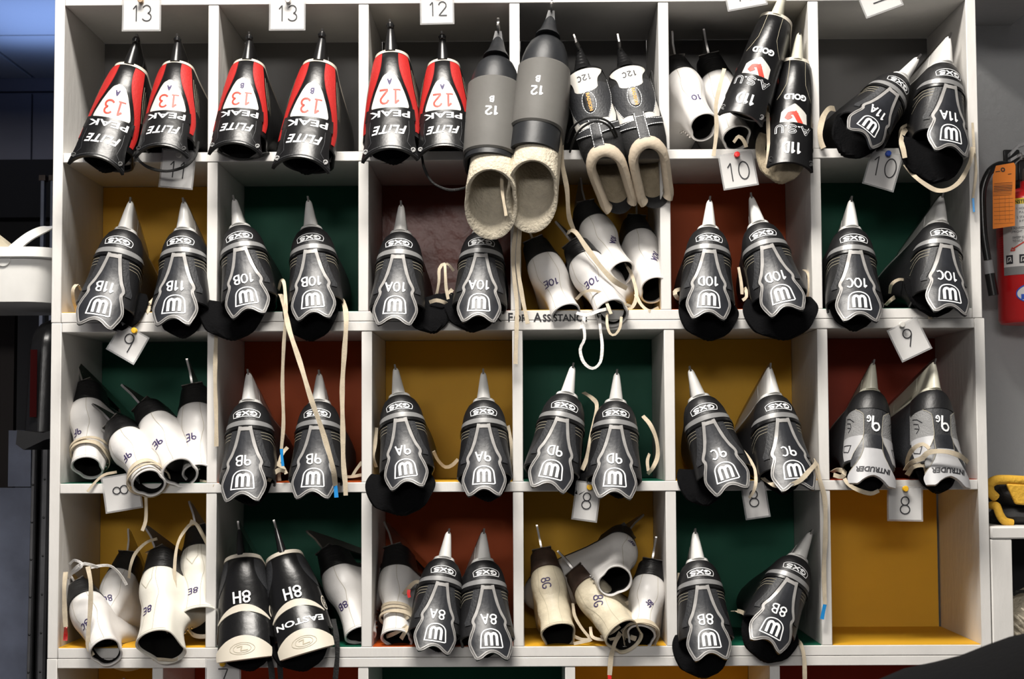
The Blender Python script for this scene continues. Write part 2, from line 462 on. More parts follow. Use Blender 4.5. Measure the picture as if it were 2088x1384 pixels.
def holder_mb(scale_w=1.0, style='hockey'):
    mb = MB(); w = scale_w
    def ring(yb, L, wh, rh, wf, rf, z):
        b = Boot([(0, yb, L, wh, rh, wf, rf), (1, yb, L, wh, rh, wf, rf)]); b.NA = 6; b.NM = 3; b.NF = 5
        return [Vector((p.x, p.y, z)) for p in b.ring(0)]
    hw = interp([(0, .0125*w), (.012, .0105*w), (.03, .0078*w), (.044, .0056*w), (.0475, .0042*w), (.0485, .002*w)])
    tow = [(z, .004+.10*max(0, z-.03)) for z in (0, .006, .014, .022, .030, .038, .044, .047, .0485)]
    mb.rings([ring(yb, .096-.35*abs(z-.02), hw(z), hw(z)*1.2, hw(z)*.9, hw(z), z) for z, yb in tow], True, True)
    mb.rings([ring(.165-.2*max(0, z-.03), .085+.5*max(0, z-.03), hw(z)*1.15, hw(z), hw(z), hw(z), z-.004) for z, yb in tow], True, True)
    zz = [(.020, .0088), (.030, .0078), (.044, .0056), (.0475, .003)]
    mb.rings([[Vector((sx*a*w, y, z)) for y, sx in ((.07, -1), (.20, -1), (.20, 1), (.07, 1))] for z, a in zz])
    return mb
def blade_mb(z0=.040, z1=.0535, tip=0.0):
    prof = [(.001-tip, z0+.008), (-.002-tip, z1-.002), (.012, z1+.0005), (.05, z1+.0018), (.14, z1+.002), (.22, z1), (.262, z1-.008), (.268, z0+.004), (.25, z0), (.01, z0)]
    mb = MB(); t = .0016
    mb.rings([[Vector((-t, y, z)) for y, z in prof], [Vector((t, y, z)) for y, z in prof]])
    return mb
def sole_mb(b, z0=0.0, up=0.004, grow=-0.001):
    mb = MB()
    mb.rings([b.ring(z0+.003, -0.0002), b.ring(z0, grow), b.ring(z0, grow, -up*.7), b.ring(z0, .002, -up)])
    return mb
def tongue_mb(w=.046, length=.072, z0=.115, y0=.064, out=.018, thick=.011, curl=.02):
    """padded tongue and lining hanging out of the cuff in front of the shin side"""
    mb = MB(); rs = []
    n = 14
    for i in range(n+1):
        t = i/n; z = z0+length*t; ww = w*(.80+.20*math.sin(math.pi*min(1, t*1.2+.1)))*(1 if t < .72 else math.sqrt(max(.02, 1-((t-.72)/.29)**2)))
        yc = y0-out*t*t-curl*math.sin(math.pi*t)*.3
        th = thick*(1-.5*max(0, t-.7)/.3)
        ring = []
        for k in range(20):
            a = 2*math.pi*k/20; x = ww*math.cos(a)
            ring.append(Vector((x, yc-.35*x*x/w+th*math.sin(a)+.0016*math.sin(9*a+7*t), -z+.002*math.sin(5*x/w+t*4))))
        rs.append(ring)
    mb.rings(rs)
    return mb

PROTO = {}
def part(name, mb, m, root, **k):
    return mb.build(name, m, root, **k)

# ---- kind A: black hockey boot with silver-edged tendon guard
def bootA():
    return Boot([(0.0, .010, .262, .0185, .022, .036, .05), (.006, .005, .270, .0265, .028, .041, .055), (.018, .001, .276, .0340, .033, .046, .06), (.035, -.001, .274, .0385, .035, .047, .06),
                 (.055, -.001, .245, .0405, .035, .046, .06), (.075, .001, .19, .0420, .035, .044, .05), (.10, .001, .135, .0450, .034, .043, .04), (.125, -.003, .108, .0480, .034, .042, .035), (.14, -.006, .100, .0490, .034, .042, .03)])
GA = smooth_tab([(.054, .0090), (.062, .0108), (.08, .0152), (.10, .0222), (.119, .0298), (.1225, .0280), (.127, .0290), (.14, .0348), (.152, .0388), (.162, .0380), (.174, .0335), (.19, .0255)])
def guardA(u, v):
    zb = .1735+.0115*(.5-.5*math.cos(math.pi*min(1, abs(v)/.95)))
    z = .054+(zb-.054)*u
    return v*GA(z), z
def protoA():
    B = bootA(); r = thing('hockey_skate', 'x', 'skate')
    part('boot', B.shell(0, .138), 'black_leather', r)
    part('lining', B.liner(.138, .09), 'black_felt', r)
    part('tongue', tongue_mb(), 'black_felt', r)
    part('blade_holder', holder_mb(1.03), 'white_plastic', r)
    part('sole', sole_mb(B), 'white_plastic', r)
    part('blade', blade_mb(), 'steel', r)
    F = lambda u, v: (v*.068, .0405+.0085*u*(1-abs(v)**3*.85)+.004*v*v)
    part('heel_band', B.panel(F, 3, 22, .0010), 'silver_band', r)
    F = lambda u, v: (v*.072, .0505+.0045*u+.005*v*v)
    part('heel_lip', B.panel(F, 3, 22, .0024), 'black_gloss', r)
    for sg in (-1, 1):
        part('side_panel', B.panel(side_strip(lambda z: GA(z)+.004, lambda z: GA(z)+.015, .058, .120, sg), 10, 4, .0016), 'charcoal', r)
    g = part('tendon_guard', B.panel(guardA, 30, 16, .0034, -.001), 'grey_panel', r)
    mb = MB(); fn = lambda a, b, o: B.S(a, b, o)
    P = outline(guardA, n=30)
    ins = lambda s, z: (s*.93, z-.0025 if z > .16 else z)
    path = [ins(*p) for p in P]
    ribbon(mb, fn, [(path[-1][0], .0565), (path[0][0], .0565)], .006, .0044)
    ribbon(mb, fn, path, .0052, .0042)
    p2 = part('guard_piping', mb, 'silver_trim', g)
    mb = MB()
    low = [q for q in path if q[1] > .124]
    for k in (.0007, -.0012): ribbon(mb, fn, [(q[0]*(1-k*8), q[1]-k) for q in low], .0006, .0047)
    part('piping_stitch', mb, 'dark_line', g)
    mb = MB(); D = B.disp(0, .148); o = .0042
    arch = [(-.0185, -.0165), (-.0165, .003)]+arc(0, .003, .0165, .0135, 180, 0, 14)+[(.0185, -.0165), (-.0185, -.0165)]
    ribbon(mb, D, arch, .0021, o)
    ribbon(mb, D, [(-.0092, -.0118), (-.0092, .002)]+arc(-.0046, .0025, .0046, .0060, 180, 0, 8)+[(0, -.0118)], .0046, o+.0002)
    ribbon(mb, D, [(0, .002)]+arc(.0046, .0025, .0046, .0060, 180, 0, 8)+[(.0092, .002), (.0092, -.0118)], .0046, o+.0003)
    part('emblem', mb, 'white_mark', g)
    mb = MB(); D = lambda a, b, o: B.S(a, .0275-b+.0022*(a/.02)**2, o)
    ribbon(mb, D, [(-.023, -.0046), (-.0245, .004)]+arc(0, .0042, .024, .0032, 170, 10, 10)+[(.0245, .002), (.0225, -.0046)]+arc(0, -.0046, .0215, -.0014, 0, 180, 8), .0011, .0010, closed=False)
    N = B.native(0, .0275)
    N2 = lambda a, b, o: N(a, b+.0022*(a/.02)**2, o)
    marks(mb, N2, 'GXS', .0068, (0, 0), .0023, .0010, stretch=2.9, gap=.05)
    part('heel_emblem', mb, 'white_mark', r)
    for sg in (-1, 1):
        mb = MB()
        for k in range(3):
            ribbon(mb, fn, [(sg*(GA(.062)+.013+.002*k), .0605+.005*k), (sg*.045, .0600+.0055*k), (sg*.060, .062+.008*k), (sg*.078, .061+.014*k)], .0006, .0008)
        part('side_stitching', mb, 'thread', r)
    return r, B, Vector((0, .003, .002)), Vector((0, -.006, -.1840)), Vector((0, .004, .053))

# ---- kind B: black, red and white hockey boot
def bootB():
    return Boot([(0.0, .008, .270, .0275, .028, .038, .05), (.006, .004, .278, .0300, .03, .042, .055), (.02, .001, .284, .0340, .033, .046, .06), (.045, -.001, .270, .0385, .035, .047, .06),
                 (.07, 0, .21, .0420, .035, .045, .055), (.10, .001, .14, .0445, .034, .043, .04), (.13, -.003, .112, .0460, .034, .042, .035), (.15, -.006, .104, .0470, .034, .042, .03)])
def protoB():
    B = bootB(); r = thing('hockey_skate', 'x', 'skate'); fn = lambda a, b, o: B.S(a, b, o)
    part('boot', B.shell(0, .150), 'black_gloss', r)
    part('lining', B.liner(.150, .09), 'black_felt', r)
    part('tongue', tongue_mb(w=.042, length=.055, z0=.12), 'black_felt', r)
    part('blade_holder', holder_mb(.95), 'black_plastic', r)
    part('sole', sole_mb(B, 0, .0035), 'cream_sole', r)
    part('blade', blade_mb(), 'steel', r)
    mb = MB(); mb.lathe([(.001, -.006), (.0052, -.004), (.0068, 0), (.0052, .004), (.001, .006)], 14, (0, .006, .044))
    part('heel_knob', mb, 'black_plastic', r)
    inn = smooth_tab([(.006, .0135), (.03, .015), (.05, .020), (.08, .033), (.10, .040), (.12, .044), (.15, .046)])
    outr = smooth_tab([(.006, .033), (.03, .037), (.05, .040), (.08, .047), (.10, .053), (.12, .057), (.15, .052)])
    for sg in (-1, 1):
        part('red_side_panel', B.panel(side_strip(inn, outr, .006, .142, sg), 18, 5, .0009), 'red_fabric', r)
    wp = smooth_tab([(.044, .004), (.047, .009), (.055, .0145), (.07, .0215), (.085, .0275), (.098, .0315), (.104, .0325), (.110, .029)])
    F = lambda u, v: (v*wp(.044+(.109-.044)*u), .044+(.109-.004*(1-v*v)*0-.044)*u-.003*u*(v*v))
    w = part('white_panel', B.panel(F, 16, 10, .0016), 'white_patch', r)
    mb = MB(); P = outline(F, n=20)
    ribbon(mb, fn, P[:20], .0022, .0018); ribbon(mb, fn, P[-20:], .0022, .0018)
    part('panel_piping', mb, 'black_gloss', w)
    F = lambda u, v: (v*(.040+.003*u), .106+.021*u-.002*v*v)
    bnd = part('ankle_band', B.panel(F, 5, 14, .0040), 'black_gloss', r)
    mb = MB(); lettering(mb, B.native(0, .1175), 'PEAK', .0170, (0, 0), .0046, bold=.0003, stretch=1.6)
    part('band_lettering', mb, 'white_mark', bnd)
    gw = smooth_tab([(.127, .040), (.14, .0395), (.16, .041), (.178, .045), (.192, .049)])
    def G(u, v):
        zb = .180+.013*abs(v)**2.2
        z = .126+(zb-.126)*u
        return v*gw(z), z
    g = part('tendon_guard', B.panel(G, 14, 16, .0042, -.001), 'black_gloss', r)
    mb = MB(); lettering(mb, B.native(0, .1475), 'FLiTE', .0205, (0, 0), .0048, shear=.28, bold=.0005, stretch=1.0)
    part('guard_lettering', mb, 'white_mark', g)
    mb = MB()
    ribbon(mb, fn, [G(1-.07, v) for v in np.linspace(-.97, .97, 20)], .0011, .0050)
    for sg in (-1, 1): ribbon(mb, fn, [(sg*.030, .130), (sg*.031, .15), (sg*.028, .168), (sg*.034, .176)], .0009, .0050)
    part('guard_seam', mb, 'charcoal', g)
    for sg in (-1, 1):
        mb = MB(); c = B.S(sg*.0375, .180, .0052)
        mb.rings([[c+Vector((math.cos(a)*rr, -h, math.sin(a)*rr)) for a in [2*math.pi*k/14 for k in range(14)]] for rr, h in ((.0042, -.001), (.0042, .001), (.0022, .001), (.002, -.0006))])
        part('rivet', mb, 'black_gloss', g)
    for sg in (-1, 1):
        mb = MB()
        for k in range(5):
            ribbon(mb, fn, [(sg*(outr(z)+.004+.005*k), z) for z in np.linspace(.03+.006*k, .09, 6)], .0009, .0008)
        part('side_stitching', mb, 'thread', r)
    return r, B, Vector((0, .006, .002)), Vector((0, -.006, -.1915)), Vector((0, .004, .054))

# ---- kind E: glossy black narrow boot with shield and lettering
def bootE():
    return Boot([(0.0, .008, .262, .0290, .028, .036, .05), (.006, .004, .270, .0305, .03, .040, .055), (.02, .001, .276, .0325, .033, .044, .06), (.045, -.001, .262, .0350, .035, .045, .06),
                 (.07, 0, .20, .0365, .035, .043, .055), (.10, .001, .135, .0380, .034, .041, .04), (.13, -.002, .110, .0400, .034, .040, .035), (.155, -.005, .100, .0420, .034, .041, .03)])
def protoE():
    B = bootE(); r = thing('hockey_skate', 'x', 'skate'); fn = lambda a, b, o: B.S(a, b, o)
    part('boot', B.shell(0, .155), 'black_gloss', r)
    part('lining', B.liner(.155, .09), 'beige_felt', r)
    part('tongue', tongue_mb(w=.043, length=.085, z0=.115), 'beige_felt', r)
    part('blade_holder', holder_mb(.95), 'ivory_plastic', r)
    part('sole', sole_mb(B, 0, .0045), 'cream_sole', r)
    part('blade', blade_mb(), 'steel', r)
    mb = MB()
    for sg in (-1, 1):
        mb = MB(); ribbon(mb, fn, [(sg*.014, .004), (sg*.015, .03), (sg*.017, .05), (sg*.026, .066), (sg*.034, .075)], .0007, .0008); part('seam', mb, 'thread', r)
    mb = MB(); lettering(mb, B.native(0, .0735), 'GOLD', .0135, (0, 0), .0010, bold=.0007, stretch=1.05)
    part('heel_lettering', mb, 'white_mark', r)
    sh = interp([(.086, .001), (.100, .0225), (.126, .0250)])
    sgd = part('shield', B.panel(lozenge(sh, .086, .124), 10, 8, .0012), 'white_patch', r)
    mb = MB(); D = B.disp(0, .111)
    ribbon(mb, D, [(-.0125, -.001), (-.009, .0065), (-.002, .008), (.004, .006)], .0062, .0017)
    ribbon(mb, D, [(.001, .008), (.011, -.0085)], .0085, .0018)
    ribbon(mb, D, [(-.0125, -.001), (-.010, -.003), (-.006, .0005)], .0058, .0019)
    part('shield_emblem', mb, 'red_ink', sgd)
    F = lambda u, v: (v*(.0385+.001*u), .122+.026*u)
    bnd = part('ankle_band', B.panel(F, 5, 14, .0036), 'black_gloss', r)
    mb = MB()
    for t, x in (('U', .0235), ('S', .002), ('A', -.0205)):
        N = B.native(x*-1, .1355)
        for st in strokes(t, .0135):
            st = [(a*1.75, b) for a, b in st]
            ribbon(mb, N, st, .0036, .0041)
    part('band_lettering', mb, 'white_mark', bnd)
    mb = MB()
    for t, x in (('U', .0235), ('S', .002), ('A', -.0205)):
        N = B.native(x*-1, .1355)
        for st in strokes(t, .0135):
            ribbon(mb, N, [(a*1.75, b) for a, b in st], .0016, .0046)
    part('lettering_core', mb, 'black_gloss', bnd)
    mb = MB()
    for x in (.0125, -.0085): ribbon(mb, B.native(-x, .130), [(-.001, 0), (.001, 0)], .0022, .0042)
    part('lettering_dot', mb, 'white_mark', bnd)
    gw = smooth_tab([(.148, .0385), (.165, .0385), (.185, .0405), (.204, .043)])
    def G(u, v):
        zb = .196+.006*abs(v)**2
        z = .147+(zb-.147)*u
        return v*gw(z), z
    g = part('tendon_guard', B.panel(G, 14, 16, .0040, -.001), 'black_gloss', r)
    for sg in (-1, 1):
        mb = MB(); c = B.S(sg*.034, .190, .0048)
        mb.rings([[c+Vector((math.cos(a)*rr, -h, math.sin(a)*rr*1.2)) for a in [2*math.pi*k/14 for k in range(14)]] for rr, h in ((.0042, -.001), (.0042, .001), (.0026, .001), (.0024, -.0006))])
        part('eyelet', mb, 'black_plastic', g)
    mb = MB()
    for sg in (-1, 1):
        lettering(mb, B.native(sg*.055, .105), 'USA', .008, (0, 0), .0010, bold=.0004, rot=0)
    part('side_lettering', mb, 'red_ink', r)
    return r, B, Vector((0, .006, .002)), Vector((0, -.006, -.1995)), Vector((0, .004, .054))

# ---- kind G: grey and charcoal boot
def protoG():
    B = bootA(); r = thing('hockey_skate', 'x', 'skate'); fn = lambda a, b, o: B.S(a, b, o)
    part('boot', B.shell(0, .138), 'charcoal', r)
    part('lining', B.liner(.138, .09), 'black_felt', r)
    part('tongue', tongue_mb(w=.040, length=.055, z0=.118), 'black_felt', r)
    part('blade_holder', holder_mb(1.05), 'ivory_plastic', r)
    part('sole', sole_mb(B, 0, .0042), 'ivory_plastic', r)
    part('blade', blade_mb(), 'steel', r)
    F = lambda u, v: (v*.066, .004+(.040-.004)*u+(.004*v*v)*u)
    part('heel_cap', B.panel(F, 8, 20, .0012), 'black_leather', r)
    inn = interp([(.040, .036), (.050, .0190), (.060, .0170), (.085, .0160), (.094, .0175), (.105, .023), (.125, .036), (.14, .042)])
    for sg in (-1, 1):
        part('mesh_side_panel', B.panel(side_strip(inn, lambda z: .070, .040, .094, sg), 12, 6, .0010), 'mesh_grey', r)
        part('light_side_panel', B.panel(side_strip(inn, lambda z: .064-.3*max(0, z-.11), .090, .136, sg), 12, 6, .0016), 'light_grey', r)
    mb = MB()
    for sg in (-1, 1):
        for k in range(3): ribbon(mb, fn, [(sg*(.058-.003*k), .052+.009*k), (sg*(.046-.002*k), .056+.009*k), (sg*(.036+.006*k), .064+.008*k)], .0013, .0016)
        ribbon(mb, fn, [(sg*.040, .108), (sg*.058, .104), (sg*.058, .116), (sg*.046, .121), (sg*.040, .108)], .0016, .0022)
    part('side_stripe', mb, 'black_ink', r)
    st = interp([(.044, .017), (.086, .0145), (.089, .0145)])
    part('back_stripe', B.panel(lozenge(st, .042, .0885), 8, 6, .0020), 'charcoal', r)
    g2 = interp([(.088, .0150), (.10, .019), (.118, .030), (.14, .041), (.150, .041)])
    part('ankle_panel', B.panel(lozenge(g2, .0885, .150), 12, 10, .0026), 'grey_panel', r)
    gw = smooth_tab([(.117, .0155), (.13, .0200), (.145, .0290), (.158, .0400), (.166, .0455), (.180, .0440), (.19, .040)])
    def G(u, v):
        zb = .1665+.016*min(1, abs(v)/.62)**1.6-.006*max(0, abs(v)-.7)
        z = .116+(zb-.116)*u
        return v*gw(z), z
    g = part('tendon_guard', B.panel(G, 22, 18, .0046, -.001), 'light_grey', r)
    mb = MB(); lettering(mb, B.native(0, .1565), 'INTRUDER', .0130, (0, 0), .0052, shear=.2, bold=.0005, stretch=.98)
    part('guard_lettering', mb, 'black_ink', g)
    mb = MB()
    for sg in (-1, 1):
        mb = MB(); ribbon(mb, fn, [(sg*inn(z), z) for z in np.linspace(.042, .136, 20)], .0006, .0032); part('seam', mb, 'thread', r)
        mb = MB(); ribbon(mb, fn, [(sg*(gw(z)+.002), z) for z in np.linspace(.09, .160, 12)], .0006, .0032); part('seam', mb, 'thread', r)
    return r, B, Vector((0, .003, .002)), Vector((0, -.006, -.1835)), Vector((0, .004, .054))

# ---- kind H: glossy black boot with cream stripe and cream guard
def protoH(name_text=True):
    B = bootB(); r = thing('hockey_skate', 'x', 'skate'); fn = lambda a, b, o: B.S(a, b, o)
    part('boot', B.shell(0, .150), 'black_gloss', r)
    part('lining', B.liner(.150, .09), 'black_felt', r)
    part('tongue', tongue_mb(w=.044, length=.075, z0=.118), 'black_felt', r)
    part('blade_holder', holder_mb(.62), 'black_plastic', r)
    mb = MB(); mb.rings([B.ring(.005, -.0016), B.ring(.001, -.003), B.ring(0, -.002, -.003), B.ring(0, .004, -.005)])
    part('sole', mb, 'cream_sole', r)
    part('blade', blade_mb(.044, .062), 'steel', r)
    inn = smooth_tab([(.008, .0225), (.03, .024), (.05, .032), (.065, .045), (.075, .058)])
    for sg in (-1, 1):
        part('fabric_side_panel', B.panel(side_strip(inn, lambda z: .062, .008, .068, sg), 10, 5, .0009), 'charcoal', r)
    F = lambda u, v: (v*.046, .091+.0135*u*(1-.8*v*v)+.026*v*v)
    part('cream_stripe', B.panel(F, 4, 18, .0016), 'cream_sole', r)
    gw = smooth_tab([(.10, .036), (.12, .0395), (.15, .0425), (.19, .045)])
    def K(u, v):
        z0 = .1045+.0235*v*v
        z = z0+(.166+.004*v*v-z0)*u
        return v*gw(z), z
    part('ankle_panel', B.panel(K, 12, 14, .0028, -.001), 'black_gloss', r)
    def G(u, v):
        z0 = .150+.0215*v*v; zb = .1925-.005*v*v
        z = z0+(zb-z0)*u
        return v*(.0455-.002*(u-.3)**2), z
    g = part('tendon_guard', B.panel(G, 12, 18, .0042, -.001), 'cream_sole', r)
    mb = MB(); D = B.disp(0, .1735)
    for k in (1, .72): ribbon(mb, D, arc(0, 0, .0185*k, .0105*k, 0, 360, 28), .0007, .0047)
    ribbon(mb, D, [(-.007, .003), (.000, .004), (-.002, -.004), (.008, -.003)], .0016, .0047)
    part('guard_emblem', mb, 'thread', g)
    mb = MB()
    D = B.disp(.0535, .102)
    mb2 = MB(); ribbon(mb2, D, arc(0, 0, .008, .013, 0, 360, 20), .0024, .0014)
    ribbon(mb2, D, [(-.003, -.006), (-.003, .006)], .0022, .0014); ribbon(mb2, D, [(.003, -.006), (.003, .006)], .0022, .0014); ribbon(mb2, D, [(-.003, 0), (.003, 0)], .0022, .0014)
    part('side_badge', mb2, 'cream_sole', r)
    return r, B, Vector((0, .006, .002)), Vector((0, -.006, -.1925)), Vector((0, .004, .062))

# ---- kind C: grey hard-shell boot with felt inner
def protoC(grey=(.045, .170), zt=.178):
    B = Boot([(0.0, .012, .250, .0150, .02, .034, .05), (.008, .006, .262, .0250, .026, .040, .055), (.022, .002, .270, .0330, .032, .044, .06), (.042, .000, .268, .0375, .034, .045, .06),
              (.065, .001, .20, .0385, .034, .043, .055), (.10, .001, .130, .0385, .034, .041, .04), (.14, -.002, .105, .0380, .034, .040, .035), (.20, -.004, .098, .0380, .034, .039, .03)])
    r = thing('hard_shell_skate', 'x', 'skate'); fn = lambda a, b, o: B.S(a, b, o)
    part('boot', B.shell(0, zt), 'grey_black_shell', r)
    mb = MB()
    rs = [B.ring(z, -.003) for z in np.linspace(grey[0]+.003, grey[1]-.003, 12)]
    rs = [B.ring(grey[0], -.0005)]+rs+[B.ring(grey[1], -.0005)]
    mb.rings(rs, False, False)
    part('cuff', mb, 'grey_shell', r)
    q = zt-.172
    L = Boot([(.13+q, .004, .090, .034, .03, .036, .03), (.17+q, .002, .092, .0345, .03, .038, .03), (.20+q, .002, .088, .0385, .03, .0405, .038), (.235+q, .004, .088, .041, .032, .042, .038)], slant=(.15+q, .21+q, 1.05))
    mb = MB()
    zs = np.linspace(.135, .198, 10)+q
    rs = [L.ring(z) for z in zs]+[L.ring(.2010+q, .001), L.ring(.2018+q, .003), L.ring(.201+q, .0055), L.ring(.198+q, .0065)]+[L.ring(z+q, .0065) for z in (.187, .17, .15, .135)]
    mb.rings(rs, False, True)
    part('felt_inner', mb, 'wool_felt', r)
    mb = MB()
    rs = []
    for z, w in ((0, .020), (.006, .018), (.012, .0145), (.02, .0125), (.03, .0105), (.04, .0085), (.052, .0065), (.058, .0045), (.060, .002)):
        rs.append([Vector((w*math.cos(a), .022+.4*z+w*1.1*math.sin(a)+(.02 if math.sin(a) > 0 else 0)*math.sin(a), z-.002)) for a in [2*math.pi*k/16 for k in range(16)]])
    mb.rings(rs)
    mb.rings([[Vector((sx*a, y, z)) for y, sx in ((.03, -1), (.24, -1), (.24, 1), (.03, 1))] for z, a in ((-.004, .012), (.03, .008), (.05, .005))])
    part('blade_holder', mb, 'grey_black_shell', r)
    part('blade', blade_mb(.048, .062, -.012), 'steel', r)
    mb = MB()
    ribbon(mb, fn, [(.034, .085), (.044, .095)], .0022, .0036); ribbon(mb, fn, [(.038, .083), (.048, .094)], .0022, .0036); ribbon(mb, fn, [(-.034, .098), (-.046, .094)], .0018, .0036)
    part('cuff_emblem', mb, 'red_ink', r)
    mb = MB(); lettering(mb, B.native(.044, .108), 'turbo', .010, (0, 0), .0037, shear=.2); lettering(mb, B.native(-.044, .112), 'turbo', .010, (0, 0), .0037, shear=.2)
    part('cuff_lettering', mb, 'black_ink', r)
    return r, B, Vector((0, .012, .0)), Vector((0, -.004, -zt)), Vector((0, .03, .060))

# ---- kind D: soft black and white boot with beige padded collar
def protoD():
    B = Boot([(0.0, .008, .262, .0300, .026, .038, .05), (.006, .004, .270, .0325, .03, .042, .055), (.02, .001, .276, .0360, .033, .046, .06), (.045, -.001, .262, .0385, .035, .047, .06),
              (.07, 0, .20, .0400, .035, .045, .055), (.10, .001, .135, .0410, .034, .043, .04), (.125, -.002, .108, .0385, .034, .036, .03), (.150, -.001, .100, .0255, .026, .024, .02)], slant=(.11, .15, .75))
    r = thing('soft_boot_skate', 'x', 'skate'); fn = lambda a, b, o: B.S(a, b, o)
    part('boot', B.shell(0, .146), 'black_matte', r)
    part('lining', B.liner(.146, .07), 'beige_felt', r)
    mb = MB()
    rr = []
    ring = [B.raw(s, .146)*.97+Vector((0, .0015, -.0042)) for s in np.linspace(-.108, .108, 33)]; n = len(ring)
    for k in range(n):
        p = ring[k]; q0 = ring[max(0, k-1)]; q1 = ring[min(n-1, k+1)]; d = (q1-q0).normalized(); a = Vector((0, 0, 1)); b = d.cross(a).normalized(); a = b.cross(d)
        rr.append([p+(a*math.cos(t)*1.3+b*math.sin(t))*.0085 for t in [2*math.pi*i/10 for i in range(10)]])
    mb.rings(rr, True, True)
    part('padded_collar', mb, 'beige_collar', r)
    mb = MB()
    prof = [(.020, 0), (.020, .004)]
    z = .004; w = .0185
    for k in range(6):
        prof += [(w, z+.001), (w-.0008, z+.0065), (w-.0030, z+.0075)]; z += .0085; w -= .0024
    prof += [(.004, z+.002), (.001, z+.004)]
    rs = [[Vector((a*math.cos(t)*.86, .022+.45*zz+a*math.sin(t)*(1 if math.sin(t) < 0 else 2.0), zz)) for t in [2*math.pi*i/18 for i in range(18)]] for a, zz in prof]
    mb.rings(rs)
    mb.rings([[Vector((sx*a, y, z)) for y, sx in ((.05, -1), (.24, -1), (.24, 1), (.05, 1))] for z, a in ((0, .012), (.03, .008), (.05, .005))])
    part('blade_holder', mb, 'black_plastic', r)
    part('blade', blade_mb(.048, .064, -.022), 'steel', r)
    mb = MB(); mb.rings([B.ring(.004, -.001), B.ring(0, -.002), B.ring(0, 0, -.003), B.ring(0, .004, -.004)])
    part('sole', mb, 'black_plastic', r)
    wp = smooth_tab([(.005, .0380), (.012, .034), (.022, .025), (.032, .0215), (.041, .019), (.0445, .013), (.046, .008)])
    part('heel_patch', B.panel(lozenge(wp, .004, .0455), 12, 12, .0018), 'white_patch', r)
    lw = smooth_tab([(.046, .0445), (.06, .041), (.075, .0365), (.09, .024), (.094, .018)])
    F = lambda u, v: (v*(.046-.018*max(0, (u-.35)/.65)**1.3), .030+.062*u+.004*abs(v)*0)
    part('leather_panel', B.panel(F, 12, 12, .0013), 'charcoal', r)
    for sg in (-1, 1):
        part('white_side_panel', B.panel(side_strip(interp([(.068, .037), (.09, .026), (.093, .010), (.105, .010)]), interp([(.068, .043), (.085, .045), (.098, .040), (.105, .026)]), .068, .105, sg), 10, 5, .0010), 'white_patch', r)
    F = lambda u, v: (v*.046, .104+.002*v*v*0+(.016-.004*abs(v))*u-.008*v*v)
    part('ankle_strap', B.panel(F, 6, 16, .0024), 'charcoal', r)
    F = lambda u, v: (v*.0085, .093+.048*u)
    part('pull_tab', B.panel(F, 10, 4, .0052, -.001), 'charcoal', r)
    bw = lambda u: .0095*math.sqrt(max(.05, 1-(2*abs(u-.5))**4))
    F = lambda u, v: (v*bw(u)*(1-.15*u), .0475+.032*u)
    bg = part('badge', B.panel(F, 12, 8, .0030), 'black_gloss', r)
    mb = MB()
    Nn = B.disp(0, .0635)
    lettering(mb, lambda a, b, o: Nn(a, b, o), 'RADSON', .0075, (.001, 0), .0036, rot=-90, bold=.0002)
    part('badge_lettering', mb, 'orange_text', bg)
    mb = MB()
    def dashes(pts, w=.0009, off=.0028, dash=.0028, gap=.0016):
        P = resample(pts, .0008); d = np.r_[0, np.cumsum(np.linalg.norm(np.diff(P, axis=0), axis=1))]
        t = 0
        while t < d[-1]:
            q = [tuple(np.array([np.interp(x, d, P[:, k]) for k in (0, 1)])) for x in (t, min(t+dash, d[-1]))]
            if abs(q[0][0]-q[1][0])+abs(q[0][1]-q[1][1]) > 1e-4: ribbon(mb, fn, q, w, off, step=.004)
            t += dash+gap
    dashes([(a*.0125, b) for a, b in arc(0, 0, 1, 0, 0, 360, 1)] if False else [(.0118*math.cos(t), .0635+.0185*math.sin(t)) for t in np.linspace(0, 2*math.pi, 30)], off=.0022)
    for sg in (-1, 1):
        dashes([(sg*.0440, .024), (sg*.0445, .05), (sg*.0385, .07), (sg*.027, .092)], off=.0022)
        dashes([(sg*.0072, .094), (sg*.0072, .139)], off=.0062)
        dashes([(sg*.057, .02), (sg*.058, .10)], off=.0014); dashes([(sg*.066, .02), (sg*.068, .10)], off=.0014)
        dashes([(sg*.010, .1185), (sg*.043, .1095)], off=.0034); dashes([(sg*.010, .105), (sg*.03, .104), (sg*.044, .0985)], off=.0034)
    dashes([(-.007, .1015), (.007, .1015)], off=.0062)
    part('stitching', mb, 'white_mark', r)
    return r, B, Vector((0, .006, .002)), Vector((0, -.003, -.144)), Vector((0, .028, .062))

